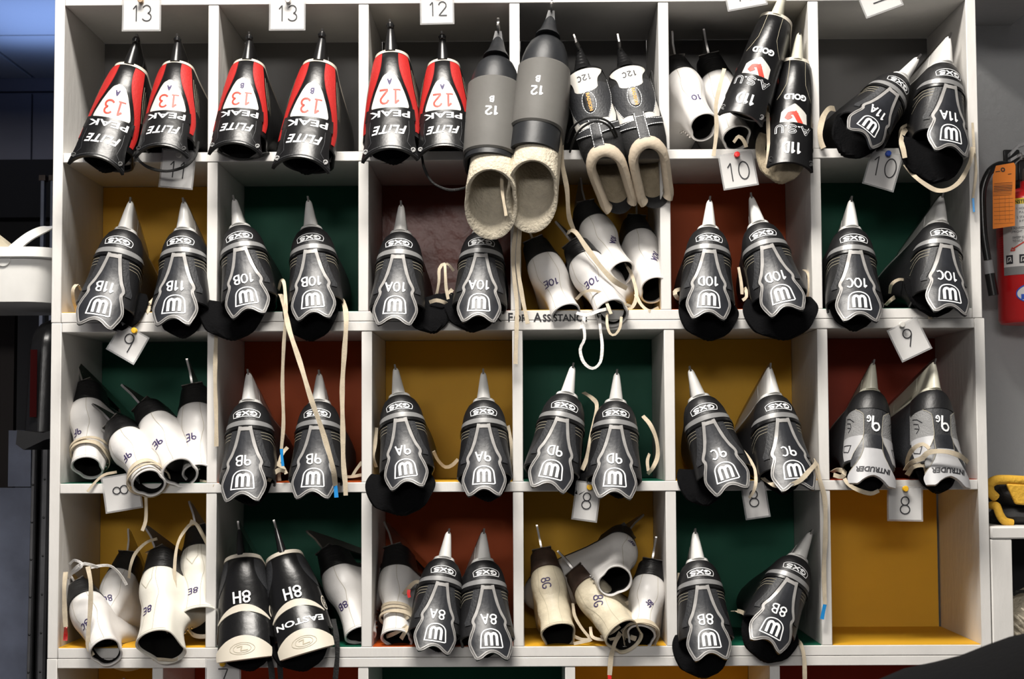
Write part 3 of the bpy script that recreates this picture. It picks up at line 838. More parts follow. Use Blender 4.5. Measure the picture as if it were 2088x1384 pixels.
# ---- kind F: figure skate
def bootF(aw=1.12):
    return Boot([(0.0, .012, .236, .0285, .026, .034, .05), (.006, .008, .244, .0305, .03, .038, .055), (.02, .004, .250, .0330, .033, .041, .06), (.035, .002, .238, .0340, .034, .041, .06),
                 (.055, .003, .19, .0335, .034, .039, .055), (.078, .010, .122, .0275*(.6+.36*aw), .030, .033, .04), (.10, .014, .086, .0225*aw, .025, .025*aw, .028), (.13, .012, .072, .0215*aw, .024, .021*aw, .022), (.160, .008, .056*aw, .0240*aw, .023, .020*aw, .018)],
                slant=(.12, .16, .12), drop=(.07, .17, .026))
def protoF(leather='white_leather', heel='black_heel', panel_style=0, aw=1.12):
    B = bootF(aw); r = thing('figure_skate', 'x', 'skate'); fn = lambda a, b, o: B.S(a, b, o)
    part('boot', B.shell(0, .160, 24, .003), leather, r)
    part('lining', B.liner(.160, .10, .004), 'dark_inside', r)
    hb = Boot([(0, .008, .075, .0300, .03, .029, .012), (.02, .010, .070, .0275, .028, .026, .012), (.042, .013, .062, .0245, .026, .023, .010)]); hb.NA = 8; hb.NM = 4; hb.NF = 4
    mb = MB(); rs = []
    for z in (-.004, .0, .008, .016, .024, .032, .038, .0405): rs.append([Vector((p.x, p.y, z*1.2)) for p in hb.ring(max(0, z), -.0012 if z < .004 else (0 if z < .039 else .002))])
    mb.rings(rs)
    part('heel', mb, heel, r)
    mb = MB(); mb.rings([B.ring(.007, -.0012), B.ring(.002, -.002), B.ring(0, -.0015, -.003), B.ring(0, .003, -.007)])
    part('sole', mb, heel, r)
    t = .0019
    prof = [(-.012, .084), (-.014, .088), (.0, .0915), (.06, .0935), (.15, .093), (.22, .0885), (.246, .078), (.249, .066), (.242, .0655), (.238, .074), (.22, .076), (.205, .060), (.20, .033), (.165, .033), (.16, .06), (.15, .074), (.10, .074), (.075, .066), (.066, .049), (.018, .049), (.016, .055), (.006, .072)]
    mb = MB(); mb.rings([[Vector((-t, y, z)) for y, z in prof], [Vector((t, y, z)) for y, z in prof]])
    mb.box(-.019, .019, .016, .072, .0482, .0505); mb.box(-.019, .019, .150, .215, .0315, .034)
    for sx in (-1, 1):
        for y in (.024, .062): mb.lathe([(.0001, .0024), (.003, .002), (.0034, 0)][::-1], 8, (sx*.0135, y, .0505))
    part('blade', mb, 'steel', r, sharp=30)
    mb = MB()
    a = smooth_tab([(.004, .0145), (.04, .0175), (.07, .0200), (.085, .0150), (.10, .0120), (.155, .0125)])
    for sg in (-1, 1):
        mb = MB(); ribbon(mb, fn, [(sg*a(z), z) for z in np.linspace(.006, .157, 26)], .0007, .0005); part('seam', mb, 'thread', r)
    mb = MB(); ribbon(mb, fn, [(s, .1565) for s in np.linspace(-.035, .035, 12)], .0006, .0005)
    if panel_style:
        part('stitching', mb, 'thread', r); mb = MB(); ribbon(mb, fn, [(-.010, .01), (-.011, .04), (0, .058), (.011, .04), (.010, .01)], .0008, .0006)
    part('stitching', mb, 'thread', r)
    for sg in (-1, 1):
        mb = MB()
        for k in range(5):
            z = .095+.0115*k; x, y, Ss, yb, L = B.half(z); s = Ss[-1]-.018
            p = B.S(sg*s, z, .001)
            mb.lathe([(.0006, -.003), (.0028, -.0015), (.0030, 0), (.0028, .0015), (.0006, .003)], 8, p)
        part('hook_row', mb, 'steel', r)
    return r, B, Vector((0, .008, 0)), Vector((0, .010, -.160)), Vector((0, -.012, .088))

# ------------------------------------------------------------------ the setting
def structure(name, mb, m, smooth=False):
    o = mb.build(name, m, None, smooth); o['kind'] = 'structure'; return o
mb = MB(); mb.box(-3.0, 3.0, -8.5, 4.2, -0.05, 0); structure('floor', mb, 'floor_rubber')
# suspended ceiling: tiles in a grid
mb = MB()
CZ = 3.68          # ceiling of the hall in front of the rack
RZ = 2.75          # suspended ceiling of the dim room behind
mb.box(-3.0, 3.0, -8.5, .40, CZ, CZ+.05)
structure('ceiling', mb, 'ceiling_tile')
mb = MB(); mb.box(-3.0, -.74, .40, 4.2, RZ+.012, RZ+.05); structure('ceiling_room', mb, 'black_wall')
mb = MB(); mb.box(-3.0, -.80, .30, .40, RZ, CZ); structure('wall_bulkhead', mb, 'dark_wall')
mb = MB()
def tiles(xs, ys):
    for i in range(len(xs)-1):
        for j in range(len(ys)-1):
            mb.box(xs[i]+.007, xs[i+1]-.007, ys[j]+.007, ys[j+1]-.007, RZ, RZ+.010)
gx = at(70, 140, 2.69).x
gy = at(60, 72, 2.69); gy = CAMPOS.y+(RZ-CAMPOS.z)/(ray(60, 72).z)*ray(60, 72).y
tiles([gx-.62*k for k in (3, 2, 1, 0)]+[gx+.55], [gy-.62*k for k in (3, 2, 1, 0)]+[2.69])
structure('trim_1', mb, 'ceiling_tile')
WY = .31
mb = MB(); mb.box(-.80, 3.0, WY, WY+.1, 0, CZ); structure('wall_back', mb, 'wall_paint')
mb = MB(); mb.box(3.0, 3.1, -8.5, WY+.1, 0, CZ); structure('wall_right', mb, 'wall_paint')
mb = MB(); mb.box(-3.1, -3.0, -8.5, 4.2, 0, CZ); structure('wall_left', mb, 'dark_wall')
mb = MB(); mb.box(-3.0, 3.0, -8.6, -8.5, 0, CZ); structure('wall_front', mb, 'dark_wall')
mb = MB(); mb.box(-2.0, .6, -8.50, -8.47, 3.12, 3.66); structure('window_1', mb, 'lamp_glow')  # invented glowing panel standing at the unseen far light
# soffit over the right-hand wall
p = at(2062, 52, WY)
mb = MB(); mb.box(.803, p.x, WY-.42, WY-.0005, p.z, p.z+.5); structure('trim_2', mb, 'wall_paint')
# the dim room seen past the rack's left side
RY = 2.72
zc = at(60, 190, RY).z
mb = MB()
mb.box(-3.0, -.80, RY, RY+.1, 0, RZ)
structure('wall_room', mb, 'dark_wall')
mb = MB()
z0 = at(50, 325, RY-.03).z; z1 = at(50, 188, RY-.03).z; zt = at(50, 142, RY-.03).z
mb.box(-3.0, -.80, RY-.028, RY-.001, z1+.004, zt); mb.box(-3.0, at(70, 250, RY).x-.003, RY-.028, RY-.001, z0, z1-.004); mb.box(at(70, 250, RY).x+.003, -.80, RY-.028, RY-.001, z0, z1-.004)
structure('trim_3', mb, 'dark_wall')
mb = MB()
zb = at(50, 325, 1.9).z
mb.box(-3.0, -.80, 1.9, 2.0, zb-.17, zb); mb.box(-3.0, -.80, 1.95, 2.0, 0, zb-.16)  # header beam; the black sheet below stands in for the unlit opening
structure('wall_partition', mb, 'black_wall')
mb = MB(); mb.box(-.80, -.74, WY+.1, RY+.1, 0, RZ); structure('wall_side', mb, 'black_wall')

# ceiling lamps
for i, (lx, ly, sx, sy) in enumerate(((-.25, -1.25, 1.2, .55),)):
    t = thing('ceiling_lamp', 'flat ceiling light panel in front of the rack', 'lamp', (lx, ly, CZ))
    mb = MB(); mb.box(-sx/2, sx/2, -sy/2, sy/2, -.010, -.004); mb.build('diffuser', 'lamp_glow', t, False)
    mb = MB()
    for a in (-1, 1): mb.box(-sx/2-.02, sx/2+.02, a*sy/2-.012, a*sy/2+.012, -.014, -.001); mb.box(a*sx/2-.012, a*sx/2+.012, -sy/2, sy/2, -.014, -.001)
    mb.build('frame', 'white_plastic', t, False)

# ------------------------------------------------------------------ the rack: three stacked cubby units
DEP = .28
def board(x0, x1, z0, z1, y0=0.0, y1=DEP):
    bm = bmesh.new()
    mb = MB(); mb.box(x0, x1, y0, y1, z0, z1)
    return mb
def soft(o, w=.0012):
    md = o.modifiers.new('bevel', 'BEVEL'); md.width = w; md.segments = 2; md.limit_method = 'ANGLE'
    return o
def cubby_unit(name, label, x0, x1, divs, zfl, colours, top, bottom):
    """divs: (left, right) of dividers; zfl: list of (floor top, opening top) rows from the top; top/bottom: board z ranges"""
    r = thing(name, label, 'shelf', (0, 0, 0), 'stacked cubby units of the rack')
    e = .0008
    soft(board(x0[0], x0[1], bottom[0], top[1]).build('side_panel', 'rack_paint', r, True))
    soft(board(x1[0], x1[1], bottom[0], top[1]).build('side_panel', 'rack_paint', r, True))
    soft(board(x0[1]+e/2, x1[0]-e/2, top[0], top[1]).build('top_board', 'rack_paint', r, True))
    soft(board(x0[1]+e/2, x1[0]-e/2, bottom[0], bottom[1]).build('bottom_board', 'rack_paint', r, True))
    for i in range(len(zfl)-1):
        soft(board(x0[1]+e/2, x1[0]-e/2, zfl[i+1][1], zfl[i][0]).build('shelf_board', 'rack_paint', r, True))
    for zf, zt in zfl:
        for a, b in divs:
            soft(board(a, b, zf+e/2, zt-e/2, .0012).build('divider', 'rack_paint', r, True))
    edges = [x0[1]]+[v for d in divs for v in d]+[x1[0]]
    for ri, (zf, zt) in enumerate(zfl):
        for ci in range(len(edges)//2):
            a, b = edges[2*ci], edges[2*ci+1]
            m = colours[ri][ci]
            mb = MB(); gap = .004 if (ri == 1 and ci == 5 and m == 'paper_yellow') else .0006
            mb.box(a+.0006, b-gap, DEP-.004, DEP-.001, zf+.0006, zt-.0006)
            mb.build('back_panel', m, r, False)
            if m != 'raw_back':
                mb = MB(); mb.box(a+.001, b-.001, .0035, DEP-.005, zf+.0002, zf+.0011); mb.build('shelf_liner', m, r, False)
    return r
DU = [(-.5535, -.5353), (-.2886, -.2709), (-.0230, -.0050), (.2386, .2567), (.5015, .5196)]
DM = [(-.5515, -.5335), (-.2828, -.2645), (-.0208, -.0028), (.2427, .2608), (.5085, .5266)]
DL = [(-.6425, -.6240), (-.2882, -.2705), (.0674, .0846), (.4182, .4356)]
G_, Y_, O_, R_, B_, N_ = 'paper_green', 'paper_yellow', 'paper_orange', 'paper_red', 'paper_brick', 'raw_back'
upper = cubby_unit('cubby_unit', 'upper white cubby unit holding the sizes 13 to 10 skates', (-.8245, -.8070), (.7782, .7956), DU,
    [(2.0115, 2.2735), (1.7305, 1.9945)], [[N_]*6, [Y_, G_, B_, Y_, O_, G_]], (2.2735, 2.2915), (1.7134, 1.7305))
middle = cubby_unit('cubby_unit', 'middle white cubby unit holding the sizes 9 and 8 skates, with one empty yellow cubby', (-.8236, -.8056), (.7815, .7990), DM,
    [(1.4337, 1.6962), (1.1515, 1.4166)], [[G_, O_, Y_, G_, Y_, R_], [Y_, G_, O_, Y_, G_, Y_]], (1.6962, 1.7128), (1.1342, 1.1515))
lower = cubby_unit('cubby_unit', 'lower white cubby unit with wider openings, cut by the bottom of the photo', (-.8240, -.8063), (.7830, .8010), DL,
    [(.842, 1.1172), (.562, .8245), (.282, .5445), (.018, .2645)], [[Y_, O_, G_, Y_, R_]]*4, (1.1172, 1.1336), (.0005, .018))
# black lettering across the joint of the two boards
mb = MB()
ca, cb = at(925, 650, -.0006), at(1200, 648, -.0006)
txt = [('P', 'P'), ('LEASE', 's'), (' ', ''), ('A', 'P'), ('SK', 's'), (' ', ''), ('F', 'P'), ('OR', 's'), (' ', ''), ('A', 'P'), ('SSISTANCE', 's')]
def flat(org, rot=0.0, y=0.0):
    c, s = math.cos(rad(rot)), math.sin(rad(rot))
    return lambda a, b, off: Vector((org[0]+a*c-b*s, y-off, org[1]+a*s+b*c))
def width_of(t, sz):
    vs, _ = font_mesh(t, sz, 0, .0004, .92); return max(v[0] for v in vs)-min(v[0] for v in vs)
def print_line(mb, words, x_end, zbase, big, small, y):
    x = x_end
    for t, k in words[::-1]:
        if t == ' ': x -= big*.42; continue
        sz = big if k == 'P' else small
        w = width_of(t, sz); vs, fs = font_mesh(t, sz, 0, .0004, .92)
        yo = min(v[1] for v in vs)
        mb.add([(x-w/2+a, y, zbase+b-yo) for a, b in vs], fs)
        x -= w+big*.09
zb = at(1100, 655.5, 0).z
print_line(mb, txt, at(1197, 650, 0).x, zb, .0215, .0172, -.0009)
mb.build('painted_lettering', 'black_ink', upper, False)['label'] = 'black painted lettering on the shelf edge'

# ------------------------------------------------------------------ tags with push pins
def size_tag(text, c, w, h, rot, tc, th, trot, pin, pinc, label, Y=-.012, lam=True, sw=.0019):
    p = at(c[0], c[1], Y); k = (Y+2.86)/FPX*1.0
    k = (p-CAMPOS).length/FPX
    t = thing('size_tag', label, 'tag', p, 'numbered tags pinned along the shelf edges')
    t.rotation_euler = (rad(-2.0), -rad(rot), 0) if False else (0, -rad(rot), 0)
    a, b = w*k/2, h*k/2
    mb = MB()
    n = 8
    def y_of(z): return .002*(z/b)**2 if b else 0
    rows = [[Vector((x, y_of(z)*-1+sg*.0003, z)) for x in (-a, a)] for sg in (1,) for z in np.linspace(-b, b, n)]
    front = [[Vector((x, p_.y-.0006, p_.z)) for x, p_ in zip((-a, a), r)] for r in rows]
    mb.rings([r+f[::-1] for r, f in zip(rows, front)], True, True)
    mb.build('card', 'card', t, True)
    if lam:
        mb = MB(); g = .0028
        rr = [[Vector((x, -y_of(z)-.0010, z*(b+g)/b)) for x in (-a-g, a+g)]+[Vector((x, -y_of(z)+.0006, z*(b+g)/b)) for x in (a+g, -a-g)] for z in np.linspace(-b, b, n)]
        mb.rings(rr, True, True); mb.build('laminate_sleeve', 'laminate', t, True)
    tp = at(tc[0], tc[1], Y)-p
    cr, sr = math.cos(rad(-rot)), math.sin(rad(-rot))
    lx, lz = tp.x*cr-tp.z*sr, tp.x*sr+tp.z*cr
    mb = MB()
    fn = lambda x, z, off: Vector((x, -y_of(max(-b, min(b, z)))-.0014-off, z))
    marks(mb, fn, text, th*k, (lx, lz), sw, .0001, trot-rot, gap=.24)
    mb.build('number', 'black_ink', t, True)
    if pin:
        q = at(pin[0], pin[1], Y-.004)
        mb = MB(); M = Matrix.Rotation(rad(90), 4, 'X')
        mb.lathe([(.0005, .009), (.0042, .0088), (.0052, .0070), (.0046, .0052), (.0030, .0030), (.0034, .0014), (.0046, .0006), (.0046, -.0006), (.0006, -.0008), (.0006, -.012), (.0001, -.0125)], 14, M=M)
        o = mb.build('push_pin', pinc, None); o.location = q
        tag(o, {'pin_red': 'red', 'pin_blue': 'blue', 'pin_yellow': 'yellow', 'pin_clear': 'clear', 'pin_brown': 'brown'}[pinc]+' push pin holding '+label[0].lower()+label[1:].split(',')[0], 'pin', 'push pins in the shelf edges')
    return t
size_tag('13', (289, 21), 70, 78, 0, (290, 27), 31, 0, (288, 2), 'pin_brown', 'white size 13 tag at the top of the first cubby')
size_tag('13', (586, 20), 66, 78, 0, (587, 27), 31, 0, (588, 2), 'pin_clear', 'white size 13 tag at the top of the second cubby')
size_tag('12', (891, 10), 62, 74, 1, (893, 18), 28, 1, (893, -18), 'pin_clear', 'white size 12 tag at the top edge of the rack')
size_tag('11', (1517, -22), 74, 72, 10, (1515, -15), 32, 8, (1512, -52), 'pin_clear', 'white tag cut by the photo top, above the glossy black skates')
size_tag('11', (1789, -14), 72, 74, 20, (1792, -10), 32, -70, (1780, -46), 'pin_clear', 'white tilted tag cut by the photo top, above the 11A skates')
size_tag('11', (362, 345), 62, 72, -5, (362, 346), 32, -6, (366, 317), 'pin_clear', 'white size 11 tag under the black lace loop', Y=-.006)
size_tag('10', (1505, 347), 65, 66, 9, (1505, 349), 36, 8, (1502, 316), 'pin_red', 'white size 10 tag tilted above the orange cubby')
size_tag('10', (1800, 346), 58, 70, -17, (1803, 341), 38, -12, (1810, 314), 'pin_blue', 'white size 10 tag tilted above the right green cubby')
size_tag('9', (261, 700), 58, 56, -30, (261, 698), 36, -26, (275, 674), 'pin_yellow', 'white size 9 tag tilted above the four white figure skates')
size_tag('9', (1854, 692), 60, 64, 25, (1849, 688), 34, -4, (1838, 662), 'pin_clear', 'white size 9 tag tilted above the grey skates')
size_tag('8', (249, 1004), 68, 66, 9, (246, 999), 30, 98, (273, 994), 'pin_yellow', 'white size 8 tag turned on its side')
size_tag('8', (1196, 1022), 46, 73, -8, (1196, 1021), 33, -6, (1202, 993), 'pin_yellow', 'white size 8 tag between the 9D skates')
size_tag('8', (1540, 1019), 44, 68, 8, (1537, 1016), 33, 4, None, None, 'white size 8 tag below the 9C skates')
size_tag('8', (1845, 1027), 64, 62, -1, (1845, 1030), 34, -2, (1845, 996), 'pin_yellow', 'white size 8 tag hanging over the empty yellow cubby')
size_tag('7', (455, 1386), 64, 78, 0, (455, 1380), 32, 0, (455, 1352), 'pin_yellow', 'white size 7 tag at the very bottom of the photo')

# ------------------------------------------------------------------ skates: prototypes, copies, fitting
PR = {}
BASE = {}
def proto(k):
    if k not in PR:
        PR[k] = {'A': protoA, 'B': protoB, 'E': protoE, 'G': protoG, 'H': protoH, 'D': protoD,
                 'C': lambda: protoC(), 'C2': lambda: protoC(grey=(.050, .158), zt=.194),
                 'F': protoF, 'FW': lambda: protoF('warm_leather', 'black_heel', 1, 1.5), 'FB': lambda: protoF('aged_leather', 'brown_heel', 0, 1.38)}[k]()
        PR[k] = list(PR[k])+[False]; BASE[k] = [c.name for c in PR[k][0].children]
    return PR[k]
def copy_tree(o, parent=None, only=None):
    c = o.copy(); COL.objects.link(c)
    if parent is not None: c.parent = parent
    for ch in list(o.children):
        if only is None or ch.name in only: copy_tree(ch, c)
    return c
def solve(H, G, T, hp, gp, tp, Y0, p0, y0, s0, sp=5.0, sy=8.0, ss=.05, zs=1.0):
    H, G, T = [Vector((p.x, p.y, p.z*zs)) for p in (H, G, T)]
    base = at(hp[0], hp[1], Y0)
    def mats(q):
        R = Matrix.Rotation(-q[0], 3, 'Y') @ Matrix.Rotation(-q[1], 3, 'Z') @ Matrix.Rotation(-q[2], 3, 'X')
        s = math.exp(q[3])
        return R, s, base-(R @ H)*s
    def res(q):
        R, s, L = mats(q)
        r = []
        a = project(L+(R @ G)*s); r += [(a[0]-gp[0])/3, (a[1]-gp[1])/3]
        if tp:
            b = project(L+(R @ T)*s); r += [(b[0]-tp[0])/6, (b[1]-tp[1])/6]
        r += [(q[2]-rad(p0))/rad(sp), (q[1]-rad(y0))/rad(sy), (q[3]-math.log(s0))/ss]
        return np.array(r)
    q = np.array([math.atan2(gp[0]-hp[0], gp[1]-hp[1]), rad(y0), rad(p0), math.log(s0)])
    for it in range(25):
        r = res(q); J = np.zeros((len(r), 4))
        for i in range(4):
            d = q.copy(); d[i] += 1e-5; J[:, i] = (res(d)-r)/1e-5
        st = np.linalg.lstsq(J, r, rcond=None)[0]
        q = q-np.clip(st, -.3, .3)
    return mats(q)+(q,)
SK = {}
def skate(key, kind, label, hp, gp, tp=None, Y=0.0, pitch=23, yaw=0, s=1.0, mark=None, group=None, tongue=None, xs=1.0, felt=None, **kw):
    P = proto(kind)
    root, B, H, G, T, used = P
    if used:
        root = copy_tree(root, None, BASE[kind])
        for ch in root.children: ch.location = (0, 0, 0); ch.rotation_euler = (0, 0, 0); ch.scale = (1, 1, 1)
    P[5] = True
    R, sc, L, q = solve(H, G, T, hp, gp, tp, Y, pitch, yaw, s, **kw)
    sv = Vector((sc*xs, sc, sc*kw.get('zs', 1.0)))
    M = Matrix.LocRotScale(L, R, sv)
    root.location = L; root.rotation_euler = R.to_euler(); root.scale = sv
    tag(root, label, 'skate', group)
    if tongue:
        for ch in root.children:
            if ch.name.startswith('tongue'):
                ch.location = (tongue[0], tongue[1], tongue[2]); ch.rotation_euler = (0, rad(tongue[3]), 0); ch.scale = tongue[4]
    if felt:
        for ch in root.children:
            if ch.name.startswith('felt_inner'): ch.location = felt
    SK[key] = (root, M, B, kind)
    if mark: mark(root, B)
    return root
def lace(key, pts, w=6.5, col='lace_cream', tip=None, thick=.0013, rnd=False, flat_to=None, name='lace'):
    """a lace of the skate: way-points as photo pixel + depth"""
    root, M, B, kind = SK[key]
    dy = {'Eb': -.032, 'Gb': -.02, '8c': -.02, '8a': -.015}.get(key, 0.0)
    P = [at(p[0], p[1], p[2]+dy) for p in pts]
    C = catmull([tuple(p) for p in P], .007)
    inv = M.inverted()
    def strip(C, w):
        mb = MB(); rs = []
        n = len(C); ph = random.random()*6
        for i, p in enumerate(C):
            p = Vector(p); d = Vector(C[min(i+1, n-1)])-Vector(C[max(i-1, 0)])
            d = d.normalized() if d.length > 1e-9 else Vector((0, 0, -1))
            nrm = Vector((.25*math.sin(ph+i*.21), -1, .15*math.cos(ph+i*.17)))
            side = d.cross(nrm)
            if side.length < .2: side = d.cross(Vector((0, .3, 1)))
            side.normalize(); nn = side.cross(d).normalized()
            k = w*(1+.10*math.sin(ph*2+i*.6))/2
            if rnd: rs.append([inv @ (p+(side*math.cos(a)+nn*math.sin(a))*k) for a in [2*math.pi*j/7 for j in range(7)]])
            else: rs.append([inv @ (p+side*a+nn*b) for a, b in ((-k, -thick/2), (-k*.5, -thick), (k*.5, -thick), (k, -thick/2), (k, thick/2), (-k, thick/2))])
        mb.rings(rs); return mb
    k = .00086
    o = strip(C, w*k).build(name, col, root)
    if tip:
        T = catmull([tuple(C[-1])]+[tuple(at(*t)) for t in tip[1:]], .006)
        strip([tuple(x) for x in T], w*k*.85).build('lace_tip', tip[0], o)
    return o
def wrap(key, zs, w=.0055, col='lace_cream', off=.002, tilt=.012):
    root, M, B, kind = SK[key]
    mb = MB()
    x, y, Ss, yb, L = B.half(zs[0]); 
    for j, z in enumerate(zs):
        ph = random.random()*6; x, y, Ss, yb, L = B.half(z); tot = Ss[-1]
        rs = []
        for k in range(49):
            u = -1+2*k/48; s = u*tot*.999; zz = z+tilt*.3*math.sin(3.1*u+ph)+tilt*.4*math.cos(math.pi*u+ph)
            a = B.S(s, zz-w/2, off+.0016*j); b = B.S(s, zz+w/2, off+.0016*j); a2 = B.S(s, zz-w/2, off+.0016*j+.0013); b2 = B.S(s, zz+w/2, off+.0016*j+.0013)
            rs.append([a, b, b2, a2])
        mb.rings(rs)
    return mb.build('lace_wrap', col, root)

def size_mark(text, z, h, w=.0030, s0=0.0, col='white_mark', off=.0044, rot=0, name='size_mark', stretch=1.0, gap=.16, wob=.02):
    def f(root, B):
        mb = MB(); marks(mb, B.native(s0, z), text, h, (0, 0), w, off, rot, gap, wob, stretch)
        mb.build(name, col, root)
    return f
def both(*fs):
    def f(root, B):
        for g in fs: g(root, B)
    return f
mA = lambda t, s0=-.001, z=.1135, h=.0180, rot=0: size_mark(t, z, h, .0028, s0, 'white_mark', .0046, rot, stretch=1.0 if len(t) < 3 else .92)
hb = 'hockey skates with silver edged guards'
TW = (0, 0, 0, 0, (1, 1, 1))
def A(key, mk, lab, hp, gp, tp, tong=(0, 0, 0, 0, (1, 1, 1)), s=1.0, **k):
    kw = dict(k)
    z = kw.pop('mz', .1135); rot = kw.pop('mrot', 0)
    return skate(key, 'A', lab, hp, gp, tp, mark=mA(mk, z=z, rot=rot), group=hb, tongue=tong, s=s, xs=.97, **kw)
A('11Bl', '11B', 'black hockey skate marked 11B, left of its pair in the yellow cubby', (252, 459), (192, 668), (252.6, 401), (.004, .004, .016, -6, (1.0, 1, .95)), Y=-.005)
A('11Br', '11B', 'black hockey skate marked 11B, right of its pair in the yellow cubby', (370, 459), (353, 664), (372, 401), (0, .01, .010, 0, (.9, 1, 1)))
A('10Bl', '10B', 'black hockey skate marked 10B, leaning against the left divider of its green cubby', (483, 451), (507, 645), (469, 396), (-.004, -.004, -.012, 12, (1.25, 1, 1)))
A('10Br', '10B', 'black hockey skate marked 10B, standing nearly upright beside its leaning mate', (630.7, 454), (640, 652), (626, 396), (.004, -.002, -.010, 6, (1.05, 1, 1)))
A('10Al', '10A', 'black hockey skate marked 10A, left of its pair in the brick red cubby', (815, 464), (803, 664), (811, 404), (.020, .006, .004, -14, (.9, 1, .95)))
A('10Ar', '10A', 'black hockey skate marked 10A, right of its pair, blade tip behind the felt liner', (983, 463), (975, 657), (980, 402), (-.004, .004, .004, 4, (1.1, 1, .95)))
A('10Dl', '10D', 'black hockey skate marked 10D, left of its pair in the orange cubby', (1447, 454), (1444, 651), (1444.6, 391.5), (.004, -.002, -.010, 0, (1.15, 1, 1)))
A('10Dr', '10D', 'black hockey skate marked 10D, right of its pair with a big black tongue hanging', (1546, 446), (1606, 640), (1532.5, 386), (.022, -.006, -.012, 10, (1.4, 1, 1.05)), yaw=4)
A('10Cl', '10C', 'black hockey skate marked 10C, left of its pair in the right green cubby', (1739.5, 455), (1754, 656), (1740, 391), (0, .006, .008, 0, (.9, 1, .95)))
A('10Cr', '10C', 'black hockey skate marked 10C, leaning on the rack\'s right side panel', (1924, 445), (1938, 640), (1944.6, 386.5), (-.024, .0, .016, -6, (1.05, 1, .95)), yaw=-8, pitch=26)
A('11Al', '11A', 'black hockey skate marked 11A, tilted left with its tongue tag showing', (1849.5, 149), (1752, 284), (1878, 114), (-.016, -.006, -.006, -4, (1.0, 1, 1.0)), yaw=-3)
A('11Ar', '11A', 'black hockey skate marked 11A, right of its pair with a black tongue hanging below', (1936, 120), (1938, 314), (1955, 66.5), (-.022, -.010, -.016, -2, (1.3, 1, 1.08)), yaw=-7)
A('9Bl', '9B', 'black hockey skate marked 9B, left of its pair in the orange cubby', (503.8, 810), (494, 1023), (500, 752), (0, .012, .010, 0, (.85, 1, .95)))
A('9Br', '9B', 'black hockey skate marked 9B, crossed by a long hanging cream lace', (648, 810), (637, 1017), (649, 750), (0, .02, .016, 0, (.85, 1, .9)))
A('9Al', '9A', 'black hockey skate marked 9A, left of its pair with a wide black tongue', (810.8, 797), (831, 996), (803.6, 740), (-.002, -.006, -.014, 5, (1.35, 1, 1.05)))
A('9Ar', '9A', 'black hockey skate marked 9A, right of its pair in the yellow cubby', (985.7, 807), (987, 1011), (981.7, 745), (.004, .012, .010, 0, (.9, 1, .95)))
A('9Dl', '9D', 'black hockey skate marked 9D, left of its pair in the green cubby', (1158.4, 795), (1116, 1000), (1160, 737), (.02, .012, .008, -10, (.9, 1, .9)))
A('9Dr', '9D', 'black hockey skate marked 9D, right of its pair beside a cream lace loop', (1257, 809), (1252, 1017), (1246, 750), (.01, .02, .014, 0, (.85, 1, .9)))
A('9Cl', '9C', 'black hockey skate marked 9C, left of its pair leaning on the divider', (1424, 801), (1494, 1003), (1410, 740), (-.020, .004, .002, 8, (.9, 1, .95)))
A('9Cr', '9C', 'black hockey skate marked 9C, its whole white blade holder showing', (1581, 796), (1628, 1001), (1584, 737), (0, .016, .010, 0, (.85, 1, .9)), yaw=-9, pitch=27)
A('8Al', '8A', 'black hockey skate marked 8A, leaning between a white figure skate and its mate', (909, 1131), (884, 1330), (931, 1072), (-.01, .01, .008, -8, (.85, 1, .9)), yaw=-6)
A('8Ar', '8A', 'black hockey skate marked 8A, right of its pair with a scuffed guard', (989.6, 1134), (1004, 1345), (995.4, 1069), (0, .018, .012, 0, (.8, 1, .9)), yaw=-10)
A('8Bl', '8B', 'black hockey skate marked 8B, upright at the left of its green cubby', (1424, 1134), (1450, 1345), (1419, 1069), (0, -.002, -.010, 4, (1.1, 1, 1)))
A('8Br', '8B', 'black hockey skate marked 8B, tilted to the left across its green cubby', (1636, 1130), (1560, 1316), (1663.6, 1075), (-.022, -.002, -.004, -12, (1.15, 1, 1)))

def mB(n, l):
    def f(root, B):
        mb = MB()
        N = B.native(0, .0855)
        for st in strokes(n, .0235, .30): ribbon(mb, N, st, .0031, .0021)
        x = -.0105
        ribbon(mb, N, [((-.0165 if n[1] == '3' else -.0165), -.0118), (-.0065, -.0118)], .0020, .0021)
        mb.build('size_mark', 'red_ink', root)
        mb = MB(); marks(mb, B.native(0, .0605), l, .0090, (0, 0), .0021, .0021)
        mb.build('pair_mark', 'ink', root)
    return f
gb = 'black, red and white hockey skates'
skate('13Al', 'B', 'black, red and white skate marked 13 A, tilted left in the first cubby', (263, 127), (193, 336), (289, 65), s=1.02, zs=1.04, mark=mB('13', 'A'), group=gb, Y=-.005)
skate('13Ar', 'B', 'black, red and white skate marked 13 A, upright with a black lace loop below', (356, 122), (325, 312), (353.7, 66), s=1.0, mark=mB('13', 'A'), group=gb, Y=.0, tongue=(0, .01, .018, 0, (.9, 1, .9)))
skate('13Bl', 'B', 'black, red and white skate marked 13 B, left one in the second cubby', (503, 118), (476, 306), (503, 62), s=1.0, mark=mB('13', 'B'), group=gb)
skate('13Br', 'B', 'black, red and white skate marked 13 B, hanging lower at the right of its mate', (649, 119), (612, 338), (660.6, 53), s=1.03, zs=1.07, mark=mB('13', 'B'), group=gb, Y=-.012)
skate('12Al', 'B', 'black, red and white skate marked 12 A, left of its pair', (795.6, 100), (793, 320), (792, 40), s=1.03, zs=1.08, mark=mB('12', 'A'), group=gb, Y=-.008)
skate('12Ar', 'B', 'black, red and white skate marked 12 A, right of its pair beside a grey skate', (902, 118), (903, 314), (900, 71.5), s=1.0, mark=mB('12', 'A'), group=gb, tongue=(0, .0, .006, 0, (.95, 1, .9)))
